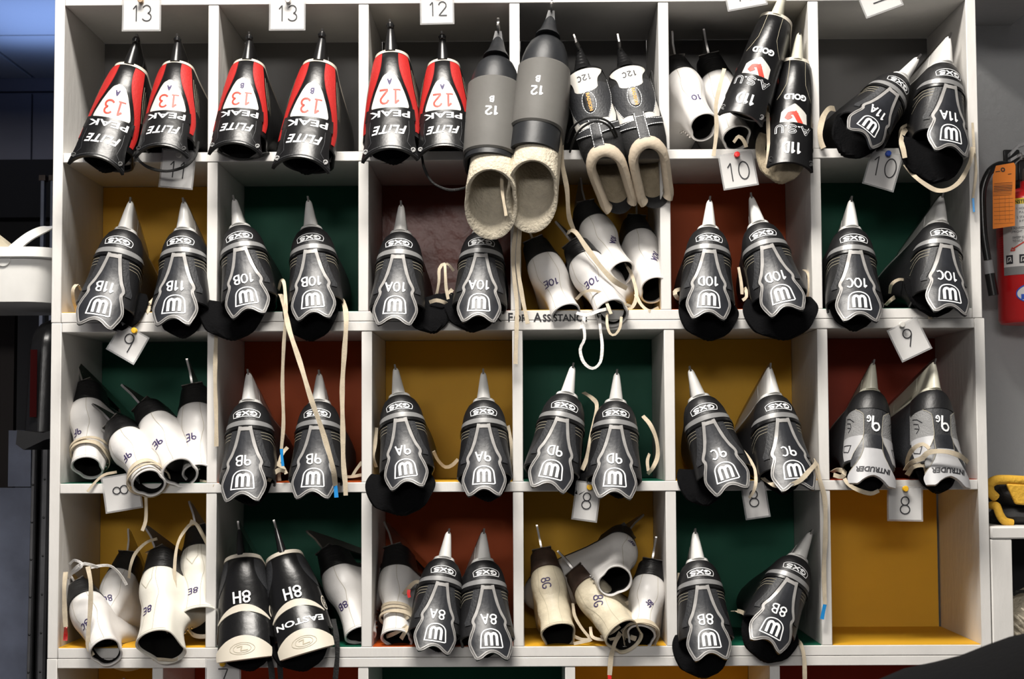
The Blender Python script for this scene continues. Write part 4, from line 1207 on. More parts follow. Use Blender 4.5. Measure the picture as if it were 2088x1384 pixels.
mC = lambda s0: both(size_mark('12', .108, .0145, .0028, s0, 'white_mark', .0036), size_mark('B', .088, .0095, .0024, s0-.001, 'white_mark', .0036))
gc = 'grey hard shell skates with felt inners'
skate('Cl', 'C', 'grey hard shell skate marked 12, left one beside the divider, felt hanging out', (1011, 108), (995, 310), (1011, 42), s=1.02, Y=-.042, pitch=19, mark=mC(.001), group=gc, felt=(.005, 0, .004), yaw=3, sy=2, sp=2)
skate('Cr', 'C2', 'grey hard shell skate marked 12, right one with its felt inner hanging lower', (1117, 66), (1087, 292), (1118, 30), s=1.02, Y=-.045, pitch=17, mark=mC(-.004), group=gc, felt=(.004, 0, .004), xs=.95, yaw=3, sy=3, sp=2)
gd = 'soft black and white skates'
mD = size_mark('12C', .0205, .0100, .0019, .001, 'black_ink', .0022, stretch=1.15, gap=.22)
skate('Dl', 'D', 'soft black and white skate marked 12C, with a black lace across it', (1185, 137), (1224, 304), (1175.8, 70), s=1.0, Y=.0, pitch=22, mark=mD, group=gd, yaw=6, zs=1.16)
skate('Dr', 'D', 'soft black and white skate marked 12C, right of its pair by the divider', (1276, 131), (1316, 284), (1260.7, 67), s=1.0, Y=.0, pitch=22, mark=mD, group=gd, yaw=4, zs=1.12)
ge = 'glossy black skates with white shields'
mE = size_mark('11D', .170, .0185, .0034, -.001, 'white_mark', .0046, stretch=.9)
skate('El', 'E', 'glossy black skate marked 11D, lying on top tilted to the left', (1584, 26), (1511, 235), (1600, -8), s=1.0, Y=-.012, mark=mE, group=ge, xs=.92, pitch=16, tongue=(.002, .014, .022, 0, (.9, 1, .9)))
skate('Er', 'E', 'glossy black skate marked 11D, upright with beige felt below', (1627, 117), (1613, 338), (1633, 55), s=1.0, Y=-.008, mark=mE, group=ge, xs=.92, tongue=(-.012, -.006, -.008, 0, (1.1, 1, 1)))
gg = 'grey and charcoal skates'
mG = both(size_mark('9', .0685, .0250, .0034, .0045, 'white_mark', .0034), size_mark('G', .0605, .0105, .0026, -.0085, 'white_mark', .0034))
skate('Gl', 'G', 'grey and charcoal skate marked 9G, left one with its guard clear', (1781, 788), (1780, 991), (1784, 728), mark=mG, group=gg, xs=.90, tongue=(0, -.006, -.004, 0, (.9, 1, 1)))
skate('Gr', 'G', 'grey and charcoal skate marked 9G, right one with a cream lace across its guard', (1911.6, 787), (1938, 993), (1908, 728), mark=mG, group=gg, xs=.90, yaw=-10)
gh = 'black skates with a cream stripe'
mH = size_mark('8H', .079, .0190, .0032, .001, 'white_mark', .0030)
skate('Hl', 'H', 'black skate with cream stripe marked 8H, left one with plain black ankle', (489.5, 1129), (496, 1346), (488, 1069), mark=mH, group=gh, xs=1.08, s=1.06, pitch=20)
def mH2(root, B):
    mH(root, B)
    mb = MB(); N = B.native(0, .134)
    lettering(mb, N, 'EASTON', .0150, (0, 0), .0034, bold=.0004, stretch=1.35, bend=0)
    mb.build('ankle_lettering', 'white_mark', root)
skate('Hr', 'H', 'black skate with cream stripe marked 8H, right one with white ankle lettering', (574.7, 1124), (625, 1333), (541, 1075), mark=mH2, group=gh, xs=1.08, s=1.04, pitch=22, yaw=-8, sy=4, tongue=(.012, -.006, -.010, 8, (1.1, 1, 1)))

gf = 'white figure skates'
def Fk(key, kind, mk, lab, hp, gp, tp, pitch=33, Y=.080, yaw=0, s=1.0, ms=0.0, mz=.088, mh=.014, mrot=0, zs=.90, **k):
    f = None
    if mk: f = size_mark(mk, mz, mh, .0022, ms, 'ink', .0009, mrot, wob=.03)
    return skate(key, kind, lab, hp, gp, tp, Y=Y, pitch=pitch, yaw=yaw, s=s, mark=f, group=gf if kind == 'F' else ('cream figure skates' if kind == 'FW' else 'old figure skates with brown heels'), sp=5, sy=10, ss=.06, zs=zs, **k)
Fk('F1', 'F', '10', 'white figure skate at the divider, left of the glossy black skates', (1392, 133), (1438, 230), (1372, 62), mz=.10, yaw=-8)
Fk('F2', 'F', None, 'white figure skate mostly hidden behind a glossy black skate', (1458, 138), (1498, 262), (1410, 80), Y=.11, yaw=-5)
Fk('Ea', 'F', '10E', 'white figure skate marked 10E, far left by the hanging laces', (1098, 513), (1150, 616), (1063, 427), ms=-.002, mrot=-8, zs=.82, Y=.045, yaw=22)
Fk('Eb', 'F', '10E', 'white figure skate marked 10E, second, with laces over its ankle', (1174, 517), (1220, 608), (1135, 431), mrot=-6, zs=.80, Y=.030, yaw=22)
Fk('Ac', 'F', '10A', 'white figure skate resting high across the others, heel at the cubby top', (1212, 432), (1268, 535), (1177, 388), Y=.085, ms=.008, mrot=60, mh=.011, yaw=-14)
Fk('Ad', 'F', '10A', 'white figure skate at the right divider under the soft skates', (1311, 461), (1341, 562), (1297, 386), Y=.085, ms=.010, mrot=70, mh=.013, yaw=-24)
Fk('9a', 'F', '9F', 'white figure skate marked 9F, far left with laces wound round its ankle', (161, 808), (160, 930), (155, 722), ms=-.006, yaw=14)
Fk('9b', 'F', '9F', 'white figure skate marked 9F, lowest, its cuff over the shelf edge', (230, 880), (266, 958), (179, 802), Y=.022, zs=.80, s=.97, yaw=-4)
Fk('9c', 'F', '9E', 'white figure skate marked 9E, leaning diagonally in the middle', (291, 847), (338, 948), (229, 786), zs=.84, Y=.055, s=1.05, yaw=-10)
Fk('9d', 'F', '9E', 'white figure skate marked 9E, upright against the right divider', (390, 815), (395, 946), (374, 722), ms=-.004)
Fk('8a', 'F', '8C', 'white figure skate marked 8C, far left under a white lace bow', (158, 1209), (197, 1306), (126, 1127), ms=-.010, Y=.035, zs=.80, yaw=-2)
Fk('8b', 'F', '8C', 'white figure skate marked 8C, tilted behind the cream skate', (243, 1153), (196, 1268), (271, 1068), Y=.10, mrot=25, yaw=14)
Fk('8c', 'FW', '8E', 'big cream figure skate marked 8E, its open cuff facing out', (305, 1153), (284, 1280), (289, 1068), Y=.032, s=1.12, ms=-.004, yaw=6, mz=.10)
Fk('8d', 'FW', '8E', 'cream figure skate marked 8E, resting high at the right divider', (394, 1105), (394, 1236), (387, 1021), Y=.085, s=1.05, ms=-.002, yaw=4, mz=.115)
Fk('8q', 'F', '8B', 'white figure skate marked 8B, beside two black skates with cream guards', (665, 1156), (714, 1284), (627, 1073), ms=.002, mz=.098, yaw=26)
Fk('8s', 'F', None, 'white figure skate wound with laces, left of the 8A hockey skates', (794, 1147), (794, 1284), (785, 1056), yaw=24)
Fk('Ga', 'FB', '8G', 'old cream figure skate with brown heel, upright at the left', (1110, 1148), (1134, 1270), (1095, 1068), Y=.07, s=1.03, ms=-.004, mz=.055, mrot=90, mh=.017)
Fk('Gb', 'FB', '8G', 'old cream figure skate with brown heel, leaning to the right', (1184, 1183), (1254, 1264), (1154, 1101), Y=.035, zs=.80, s=1.03, ms=.004, mz=.075, mrot=60, mh=.017)
Fk('8f', 'F', '8F', 'white figure skate lying on its side at the back, opening facing out', (1290, 1096), (1283, 1165), (1322, 1050), Y=.115, s=.98, pitch=64, yaw=-22, mrot=-20, ms=-.006, mz=.045, mh=.011)
Fk('8g', 'F', '8F', 'white figure skate marked 8F, upright at the right with a lace bundle', (1327, 1166), (1312, 1272), (1340.6, 1078), Y=.05, zs=.80, yaw=8, ms=.006, mrot=60, mh=.012)
r = Fk('7a', 'F', None, 'figure skate at the bottom edge, only its blade tip showing', (262, 1462), (262, 1590), (250, 1373), Y=.10)
# ------------------------------------------------------------------ laces, each a part of its skate
cy = -.075   # hanging clear of the guards
def L_(key, pts, **k): return lace(key, pts, **k)
L_('11Bl', [(158, 640, .05), (150, 612, .03), (149, 590, .02), (158, 580, .03), (166, 592, .05)])
L_('11Br', [(268, 631, .04), (292, 630, .03), (306, 618, .01), (318, 606, .03)], w=8)
L_('11Br', [(288, 630, .02), (300, 636, .0), (304, 624, .01)], w=8)
L_('11Br', [(408, 640, .03), (411, 625, .01), (414, 618, .03)])
L_('10Bl', [(568, 590, .03), (574, 572, .0), (580, 582, -.02), (583, 640, -.05), (579, 700, -.055), (576, 780, -.05), (578, 860, -.045), (574, 915, -.04)], w=7, tip=('blue_tip', (575, 932, -.04), (577, 950, -.04)))
L_('10Bl', [(571, 600, .02), (577, 612, -.03), (590, 672, -.085), (612, 740, -.095), (634, 812, -.10), (658, 880, -.10), (678, 950, -.10), (684, 990, -.085)], w=9.5, tip=('blue_tip', (685, 1000, -.085), (686, 1014, -.085)))
L_('10Br', [(694, 610, .02), (701, 618, -.02), (706, 650, -.05), (702, 720, -.05), (698, 790, -.045), (699, 870, -.045), (700, 940, -.045), (704, 985, -.045), (705, 1010, -.045)], w=9.5)
L_('10Bl', [(444, 655, -.01), (440, 700, -.012), (439, 780, -.012), (441, 850, -.012), (441, 910, -.012)], w=8, thick=.002)
L_('10Al', [(880, 618, .04), (889, 604, .02), (895, 575, .01), (896, 548, .01), (906, 538, .01), (908, 560, .0), (910, 590, .0), (917, 624, .0)], w=6)
L_('10Al', [(896, 544, .03), (912, 538, .03), (925, 552, .04)], w=5)
L_('10Al', [(876, 616, .0), (890, 612, -.01), (905, 616, -.01), (916, 622, 0)], w=7)
L_('10Ar', [(922, 590, .03), (916, 600, .01), (914, 622, .0)], w=8)
L_('10Dl', [(1392, 612, .03), (1380, 606, .01), (1376, 595, .01), (1386, 590, .02), (1394, 598, .04)], w=8)
L_('10Dl', [(1506, 545, .05), (1511, 575, .03), (1513, 600, .02)], w=6)
L_('10Dr', [(1512, 598, .03), (1520, 588, .02), (1522, 605, .01), (1514, 612, .01)], w=7)
L_('10Dr', [(1640, 550, .05), (1649, 560, .03), (1651, 590, .03), (1648, 612, .04)], w=8)
L_('10Cl', [(1689, 615, .05), (1690, 624, .03), (1700, 630, .02), (1712, 636, .02)], w=5)
L_('10Cl', [(1806, 622, .04), (1816, 612, .03), (1824, 606, .05)], w=7)
L_('10Cr', [(1814, 598, .05), (1818, 580, .03), (1832, 570, .03), (1850, 571, .05)], w=6)
L_('10Cr', [(1850, 588, .03), (1862, 598, .01), (1880, 612, .0), (1893, 622, -.01), (1897, 650, -.02)], w=9)
L_('11Al', [(1702, 222, .04), (1690, 222, .02), (1678, 240, .0), (1672, 268, -.01), (1674, 288, -.01), (1679, 302, -.01)], w=11)
L_('11Ar', [(1850, 262, .03), (1842, 270, .0), (1838, 288, -.05), (1842, 306, -.06), (1845, 322, -.06)], w=10)
L_('11Ar', [(1834, 282, .03), (1838, 262, .01), (1850, 254, .03)], w=6)
L_('11Ar', [(1846, 335, -.02), (1862, 356, -.045), (1884, 374, -.05), (1910, 388, -.05), (1936, 385, -.05), (1960, 366, -.045), (1978, 330, -.03), (1984, 300, -.02)], w=8.5)
L_('11Ar', [(1983, 250, -.012), (1986, 300, -.012), (1990, 350, -.012), (1984, 404, -.012)], w=5, tip=('blue_tip', (1985, 418, -.012), (1986, 432, -.012)))
L_('9Bl', [(545, 985, .0), (556, 968, -.02), (568, 958, -.02), (580, 960, -.01)], w=8)
L_('9Bl', [(562, 944, .02), (576, 952, .0), (584, 966, -.01)], w=8)
L_('9Br', [(586, 912, .05), (576, 925, .03), (568, 950, .02), (570, 980, .02)], w=7)
L_('9Br', [(690, 968, .06), (712, 972, .05), (738, 968, .06)], w=6, thick=.002)
L_('9Br', [(718, 972, .08), (726, 958, .09), (738, 942, .10)], w=7)
L_('9Al', [(768, 872, .05), (765, 905, .03), (761, 930, .02), (767, 952, .03)], w=7)
L_('9Al', [(884, 920, .08), (893, 938, .09), (908, 952, .10), (922, 948, .10), (934, 936, .10)], w=7)
L_('9Ar', [(1036, 868, .05), (1042, 900, .03), (1044, 930, .03), (1040, 956, .04)], w=7)
L_('9Dl', [(1088, 905, .05), (1080, 930, .03), (1076, 946, .03)], w=6)
L_('9Dl', [(1190, 800, .10), (1208, 812, .06), (1217, 826, .03), (1212, 860, .02), (1203, 900, .01), (1196, 935, .01), (1187, 958, .0)], w=8)
L_('9Dl', [(1198, 950, .02), (1206, 972, .01)], w=7)
L_('9Dr', [(1311, 848, .05), (1326, 866, .03), (1338, 895, .03), (1341, 928, .03), (1332, 952, .02), (1321, 966, .03)], w=8)
L_('9Dr', [(1324, 925, .06), (1320, 940, .04), (1322, 960, .03)], w=6)
L_('9Cl', [(1512, 915, .03), (1524, 930, .0), (1534, 945, -.02), (1540, 960, -.03), (1541, 985, -.05), (1535, 1005, -.05), (1527, 1015, -.05)], w=6)
L_('9Cl', [(1412, 968, .05), (1424, 972, .03), (1428, 978, .03)], w=7)
L_('9Cr', [(1543, 958, .02), (1556, 975, -.02), (1578, 988, -.06), (1604, 990, -.085), (1630, 980, -.09), (1650, 960, -.075), (1664, 944, -.04), (1662, 938, .0)], w=9)
L_('9Cr', [(1664, 945, .0), (1672, 980, -.012), (1682, 1020, -.012), (1683, 1090, -.012), (1680, 1160, -.012), (1682, 1232, -.012)], w=9, tip=('blue_tip', (1679, 1246, -.012), (1676, 1262, -.012)))
L_('Gl', [(1696, 962, .02), (1708, 958, .0), (1722, 962, -.02), (1716, 972, -.02), (1700, 968, .0)], w=9)
L_('Gl', [(1718, 966, -.01), (1728, 985, -.03), (1748, 998, -.04), (1775, 1006, -.045), (1792, 1000, -.045)], w=8)
L_('Gl', [(1718, 920, .04), (1722, 940, .02), (1720, 955, .01)], w=6)
L_('Gr', [(1852, 960, .02), (1850, 938, -.03), (1862, 915, -.06), (1882, 905, -.07), (1895, 915, -.075)], w=8)
L_('Gr', [(1846, 958, .0), (1860, 942, -.05), (1880, 934, -.07), (1894, 922, -.08), (1925, 920, -.085), (1955, 928, -.075), (1974, 942, -.05)], w=9.5)
L_('Gr', [(1850, 968, -.01), (1862, 952, -.04), (1884, 948, -.05), (1890, 962, -.04)], w=9)
L_('Cl', [(1060, 216, .0), (1046, 222, -.04), (1040, 260, -.05), (1032, 300, -.055), (1024, 350, -.075), (1024, 390, -.095), (1032, 440, -.095)], w=6, thick=.002)
L_('Cr', [(1130, 216, .0), (1141, 230, -.03), (1144, 280, -.04), (1146, 330, -.03), (1156, 385, -.02), (1160, 440, .0), (1172, 474, .03)], w=9)
L_('Cr', [(1054, 418, -.06), (1052, 460, -.03), (1046, 520, -.02), (1049, 570, -.02), (1054, 620, -.018), (1053, 680, -.02), (1051, 742, -.02)], w=8, thick=.002)
L_('Cr', [(1060, 420, -.06), (1060, 470, -.03), (1056, 540, -.022), (1064, 600, -.022), (1072, 640, -.022), (1076, 660, -.022)], w=8, thick=.002)
L_('El', [(1477, 140, .0), (1468, 175, -.01), (1460, 215, -.015), (1461, 265, -.015), (1455, 318, -.015)], w=8)
L_('Er', [(1566, 212, .0), (1566, 250, -.03), (1567, 300, -.05), (1565, 335, -.05)], w=7)
L_('El', [(1496, 290, .03), (1506, 278, .02), (1516, 286, .02), (1522, 300, .02)], w=7)
L_('13Ar', [(278, 306, .0), (282, 325, -.03), (305, 342, -.05), (340, 349, -.055), (375, 340, -.05), (398, 318, -.03), (404, 290, .0)], w=6, col='lace_black', rnd=True)
L_('13Bl', [(445, 308, .0), (462, 318, -.03), (490, 325, -.04), (520, 322, -.03), (548, 312, .0)], w=5, col='lace_black', rnd=True)
L_('12Ar', [(860, 318, .0), (866, 345, -.03), (882, 372, -.04), (910, 386, -.04), (935, 386, -.04), (962, 378, -.03)], w=5.5, col='lace_black', rnd=True)
L_('Dl', [(1157, 290, .0), (1166, 262, -.04), (1190, 243, -.07), (1218, 240, -.08), (1243, 250, -.07), (1256, 272, -.05), (1262, 305, -.02)], w=5, col='lace_black', rnd=True)
L_('Dl', [(1162, 310, -.01), (1172, 280, -.05), (1190, 258, -.07), (1216, 247, -.08), (1240, 256, -.07), (1254, 278, -.05)], w=5, col='lace_black', rnd=True)
L_('Dr', [(1322, 160, .06), (1328, 145, .05), (1331, 160, .04), (1336, 200, .03), (1346, 240, .02), (1352, 290, .01)], w=4, col='lace_black', rnd=True)
L_('Eb', [(1157, 474, .06), (1172, 472, .03), (1196, 505, .015), (1226, 545, .01), (1252, 572, .01), (1278, 588, .03)], w=10)
L_('Eb', [(1175, 610, .03), (1190, 596, .005), (1210, 592, .0), (1240, 602, .0), (1266, 616, .0), (1286, 624, .01)], w=6)
L_('Eb', [(1232, 600, .0), (1238, 620, -.02), (1246, 640, -.03)], w=6)
L_('Eb', [(1176, 638, .01), (1196, 642, -.02), (1220, 634, -.025), (1245, 628, -.01)], w=7, col='lace_white')
L_('Ea', [(1192, 640, -.01), (1190, 660, -.035), (1192, 690, -.04), (1183, 712, -.04), (1190, 738, -.04), (1208, 751, -.04), (1224, 738, -.04), (1228, 705, -.04), (1224, 670, -.035), (1222, 640, -.02)], w=6, col='lace_white')
L_('Ea', [(1190, 650, -.02), (1186, 665, -.03), (1185, 670, -.035)], w=5, col='lace_white')
L_('Eb', [(1238, 638, -.01), (1238, 662, -.03), (1244, 680, -.035), (1254, 682, -.035), (1264, 668, -.03), (1267, 646, -.02)], w=5)
L_('Ac', [(1276, 535, .05), (1290, 565, .03), (1298, 600, .02), (1290, 625, .01), (1272, 634, .01)], w=7)
L_('Ac', [(1296, 600, .02), (1308, 622, .01), (1325, 634, .0), (1343, 628, .01)], w=7)
L_('Ac', [(1256, 600, .06), (1248, 590, .07), (1236, 580, .08)], w=7)
wrap('9a', [.118, .124, .130, .112], w=.006)
L_('9a', [(178, 1002, -.01), (192, 985, -.005), (212, 968, .0), (238, 962, .01)], w=5)
wrap('9b', [.128, .135, .142, .148], w=.006)
L_('9d', [(358, 880, .06), (366, 890, .05), (385, 896, .045), (420, 908, .05)], w=6)
L_('9d', [(362, 890, .06), (370, 915, .05), (380, 945, .04)], w=6)
L_('9c', [(408, 980, .02), (420, 982, .01), (436, 990, .0)], w=5)
L_('9b', [(297, 1000, -.012), (298, 1030, -.012), (297, 1062, -.012), (290, 1082, -.012)], w=6.5, thick=.002)
L_('8a', [(140, 1180, .03), (150, 1162, .0), (166, 1150, -.01), (180, 1150, -.01), (200, 1156, .0)], w=6, col='lace_white')
L_('8a', [(142, 1150, .02), (152, 1142, .0), (168, 1150, -.015), (160, 1160, -.01), (146, 1170, .01)], w=5, col='lace_white')
L_('8a', [(185, 1157, .0), (205, 1153, .01), (226, 1154, .02), (244, 1170, .03), (258, 1192, .04)], w=5, col='lace_white')
L_('8a', [(179, 1155, -.01), (185, 1190, -.02), (184, 1240, -.02), (180, 1290, -.02), (180, 1318, -.02), (190, 1336, -.02)], w=8.5)
L_('8a', [(134, 1166, .02), (131, 1200, .01), (132, 1245, .01), (134, 1278, .01)], w=9, tip=('red_tip', (134, 1292, .01), (133, 1306, .01)))
L_('8c', [(320, 1098, .08), (298, 1106, .05), (276, 1128, .04), (266, 1155, .04), (263, 1178, .05)], w=6)
L_('8d', [(424, 1112, .06), (412, 1090, .04), (396, 1066, .04), (378, 1080, .04), (362, 1110, .03), (356, 1160, .02), (360, 1220, .01), (369, 1290, .0), (372, 1325, -.015), (360, 1344, -.02), (330, 1344, -.02), (312, 1343, -.02)], w=6)
L_('8d', [(422, 1106, .06), (404, 1072, .05), (388, 1062, .05)], w=7)
L_('8c', [(362, 1262, .03), (352, 1275, .02), (340, 1290, .02)], w=5)
L_('Hl', [(540, 1320, -.005), (548, 1340, -.03), (553, 1362, -.035), (556, 1400, -.035)], w=11, col='lace_black')
L_('Hr', [(562, 1310, -.005), (568, 1335, -.03), (571, 1362, -.035), (573, 1400, -.035)], w=10, col='lace_black')
L_('Hr', [(680, 1262, .02), (685, 1290, -.01), (688, 1325, -.02), (686, 1360, -.02), (682, 1400, -.02)], w=10, col='lace_black')
wrap('8s', [.096, .102, .110, .116], w=.006)
L_('8s', [(820, 1216, .05), (832, 1200, .03), (848, 1186, .02), (868, 1190, .02)], w=8)
L_('8s', [(834, 1202, .016), (833, 1210, .015), (835, 1218, .015)], w=6, col='red_tip', name='lace_tip')
L_('8Al', [(788, 1297, .03), (802, 1292, .01), (818, 1284, .0), (830, 1276, .01)], w=8)
L_('8Al', [(818, 1302, .01), (826, 1288, .0), (832, 1276, .01)], w=9)
L_('8Al', [(816, 1258, .03), (826, 1256, .02), (832, 1262, .02)], w=8)
L_('8Ar', [(938, 1262, .05), (936, 1272, .03), (946, 1274, .02)], w=7)
L_('Ga', [(1168, 1230, .05), (1172, 1255, .03), (1186, 1280, .02), (1206, 1304, .01)], w=6)
L_('Ga', [(1168, 1296, .02), (1186, 1303, .005), (1206, 1304, .0), (1170, 1312, .005)], w=6)
L_('Gb', [(1204, 1278, .04), (1208, 1298, .02), (1232, 1304, .01), (1262, 1300, .01)], w=6)
L_('Gb', [(1225, 1298, .01), (1246, 1290, .0), (1264, 1276, .0)], w=6)
L_('8f', [(1250, 1240, .06), (1266, 1234, .05), (1283, 1228, .05)], w=9)
wrap('8g', [.140, .146, .152, .158], w=.007)
L_('8g', [(1268, 1288, .02), (1284, 1276, .01), (1306, 1268, .01), (1324, 1270, .02)], w=8)
L_('8g', [(1270, 1292, .02), (1290, 1300, .0), (1304, 1304, .0)], w=10)
L_('8g', [(1265, 1290, .0), (1254, 1310, -.02), (1246, 1340, -.025), (1243, 1376, -.025)], w=9, tip=('red_tip', (1243, 1384, -.025), (1242, 1396, -.025)))
L_('8Bl', [(1385, 1168, .05), (1382, 1220, .03), (1383, 1265, .02), (1388, 1296, .03)], w=6)
L_('8Br', [(1494, 1246, .06), (1508, 1246, .04), (1524, 1253, .04)], w=9)
L_('8Br', [(1520, 1244, .05), (1530, 1234, .04), (1537, 1224, .05)], w=6)
L_('8Br', [(1624, 1302, .02), (1634, 1316, -.015), (1640, 1345, -.02), (1641, 1400, -.02)], w=8)

# ------------------------------------------------------------------ right side: extinguisher, low cabinet, gloves
def cyl_map(cx, cy, r):
    return lambda a, b, off: Vector((cx+(r+off)*math.sin(a/r), cy-(r+off)*math.cos(a/r), b))
EY = .24
ec = at(2101, 520, EY); kx = (ec-CAMPOS).length/FPX
er = 63*kx
def ez(py): return at(2098, py, EY-er).z
ext = thing('fire_extinguisher', 'red fire extinguisher hanging on the wall right of the rack', 'fire extinguisher', (0, 0, 0))
mb = MB()
zb_, zt_ = ez(655), ez(372)
prof = [(.001, zb_), (er*.93, zb_), (er, zb_+.006), (er, zt_-.032)]+[(er*math.cos(t), zt_-.032+.032*math.sin(t)) for t in np.linspace(.1, 1.15, 8)]+[(.016, zt_), (.016, zt_+.012), (.001, zt_+.012)]
mb.lathe(prof, 48, (ec.x, EY, 0)); mb.build('cylinder', 'extinguisher_red', ext)
cm = cyl_map(ec.x, EY, er)
def curved(name, m, a0, a1, z0, z1, off, par):
    mb = MB(); n = 24
    mb.rings([[cm(a, z, off) for a in np.linspace(a0, a1, n)] for z in (z0, z1)], False, False, closed=False)
    return mb.build(name, m, par)
aL = -er*1.18
lab = curved('instruction_label', 'label_white', aL, er*1.2, ez(541), ez(414), .0006, ext)
curved('label_header', 'label_yellow', aL, er*1.2, ez(414), ez(402), .0006, ext)
curved('label_band', 'label_grey', aL, er*1.2, ez(558), ez(541), .0006, ext)
mb = MB()
aw = lambda px: er*math.asin(max(-.98, min(.98, (px-2101)/63.0)))
def tline(text, px, py, size, st=1.0, bold=0.0):
    vs, fs = font_mesh(text, size, 0, bold, st); x0 = min(v[0] for v in vs)
    mb.add([cm(aw(px)+a-x0, ez(py)+b, .0011) for a, b in vs], fs)
tline('INSTRUCTIONS', 2058, 409, .0095, .9, .0002)
for t, px, py in (('1. HOLD UPRIGHT', 2062, 423), ('PULL RING PIN', 2066, 431), ('2. START BACK', 2062, 441), ('8 FT. AIM AT BASE', 2066, 449), ('3. SQUEEZE LEVER', 2053, 463), ('UPRIGHT', 2053, 470), ('SWEEP SIDE', 2055, 482), ('TO SIDE', 2055, 489)): tline(t, px, py, .0060, .9)
for i in range(14): tline('SEE NOTES', 2035, 466+i*4.8, .0030, .8)
mb.build('label_lettering', 'black_ink', lab)
mb = MB()
for px in (2050, 2071): mb.rings([[cm(aw(px)+a, z, .0012) for a in np.linspace(-.0075, .0075, 6)] for z in (ez(535), ez(517))], False, False, closed=False)
mb.build('pictogram', 'black_ink', lab)
mb = MB()
for px in (2050, 2071):
    fn = lambda a, b, off, px=px: cm(aw(px)+a, ez(526)+b, .0012+off)
    ribbon(mb, fn, [(-.004, -.005), (-.003, .004), (.003, .004), (.004, -.004)], .0016, .0004); ribbon(mb, fn, [(-.001, -.004), (.002, 0)], .0016, .0004)
mb.build('pictogram_drawing', 'label_white', lab)
mb = MB(); fn = lambda a, b, off: cm(aw(2055)+a, ez(505)+b, .0012+off)
ribbon(mb, fn, [(-.004, -.003), (-.001, .003), (.001, -.001), (.003, .003), (.004, -.003), (-.004, -.003)], .002, 0); ribbon(mb, fn, [(.004, .002), (.022, .012)], .0024, 0)
mb.build('flame_drawing', 'red_ink', lab)
mb = MB(); fo = lambda a, b, off: cm(aw(2092)+a, ez(597)+b, off)
n = 28; rg = [[fo(.036*k*math.cos(t), .018*k*math.sin(t), .0008) for t in [2*math.pi*i/n for i in range(n)]] for k in (1, .6, .2)]
mb.rings(rg, False, True); badge = mb.build('maker_badge', 'label_white', ext)
mb = MB(); ribbon(mb, fo, [(.036*math.cos(t), .018*math.sin(t)) for t in np.linspace(0, 2*math.pi, 40)], .0022, .0012)
ribbon(mb, fo, [(-.024, -.006), (-.004, -.006)], .0095, .0012); ribbon(mb, fo, [(-.0135, -.006), (-.012, -.006)], .002, .0013); mb.build('badge_border', 'logo_blue', badge)
mb = MB()
vs, fs = font_mesh('BADGER', .0085, 0, .0003, 1.0); mb.add([fo(a, b+.0035, .0012) for a, b in vs], fs)
ribbon(mb, fo, [(-.003, .0095), (-.001, .0145), (.001, .011), (.003, .0145), (.004, .0095)], .002, .0012); mb.build('badge_lettering', 'red_ink', badge)
mb = MB(); q = ec.x; zv = ez(360)
mb.lathe([(.016, zv), (.0185, zv+.004), (.0185, zv+.022), (.012, zv+.026), (.012, zv+.045), (.001, zv+.046)], 20, (q, EY, 0)); mb.build('valve', 'steel', ext)
mb = MB(); hp_ = [at(px, py, EY-.01) for px, py in ((2058, 328), (2075, 318), (2100, 308), (2125, 300))]
for i, dz in enumerate((0, .018)):
    P = [p+Vector((0, 0, dz if j else dz*.6)) for j, p in enumerate(hp_)]
    mb.rings([[p+Vector((0, s1, s2)) for s1, s2 in ((-.009, -.003), (.009, -.003), (.009, .003), (-.009, .003))] for p in P])
mb.build('handle', 'light_grey', ext)
mb = MB(); mb.tube([tuple(p) for p in catmull([tuple(at(px, py, EY-.035)) for px, py in ((2066, 338), (2074, 330), (2084, 320), (2082, 312), (2074, 318))], .004)], .0012, 6); mb.build('pull_ring', 'steel', ext)
mb = MB()
hz = [(2064, 339, EY-.01), (2040, 336, EY-.02), (2018, 350, EY-.03), (2004, 385, EY-.03), (2003, 430, EY-.03), (2006, 480, EY-.03), (2014, 530, EY-.03)]
mb.tube(catmull([tuple(at(*h)) for h in hz], .006), [.0072]*200, 12); mb.build('hose', 'black_plastic', ext)
P = [at(2014, 532, EY-.03), at(2018, 560, EY-.03)]; mb = MB(); mb.tube(P, .0088, 14); mb.build('hose_clamp', 'light_grey', ext)
P = [at(2018, 558, EY-.03), at(2026, 602, EY-.03)]; mb = MB(); mb.tube(P, .0095, 14); mb.build('nozzle', 'black_plastic', ext)
p0, p1 = at(2046, 334, WY-.004), at(2079, 305, WY-.004)
mb = MB(); mb.box(p0.x, p1.x, WY-.006, WY-.0005, p0.z-.05, p1.z); mb.box(p0.x+.005, p1.x-.005, EY-.01, WY-.003, p0.z-.045, p0.z-.005)
soft(mb.build('wall_bracket', 'black_plastic', ext), .003)
# orange inspection tag
TY = EY-er-.014
tg = thing('inspection_tag', 'orange paper inspection tag tied to the fire extinguisher', 'tag', at(2046, 400, TY))
k = (at(2046, 400, TY)-CAMPOS).length/FPX
mb = MB()
pts = [(-23, -63), (-20, -28), (-14, 62), (-1, 66) if False else (-17, 63), (23, 63), (26, -40)]
pl = [(2033, 340), (2068, 334), (2071, 340), (2067, 458), (2024, 464), (2026, 362)]
tp0 = at(2046, 400, TY)
front = [Vector(((px-2046)*k, 0, -(py-400)*k)) for px, py in pl]
mb.rings([front, [p+Vector((0, .0007, 0)) for p in front]]); mb.build('card', 'tag_orange', tg, False)
mb = MB(); ff = lambda a, b, off: Vector((a, -.0004-off, b))
for i in range(9): ribbon(mb, ff, [((-17-.4*i)*k, (27-i*2.6)*-k*-1*.0+(25-3.0*i)*k), ((18-.3*i)*k, (27-3.0*i)*k)], .0006 if i not in (2, 3, 4, 5) else .0012, 0)
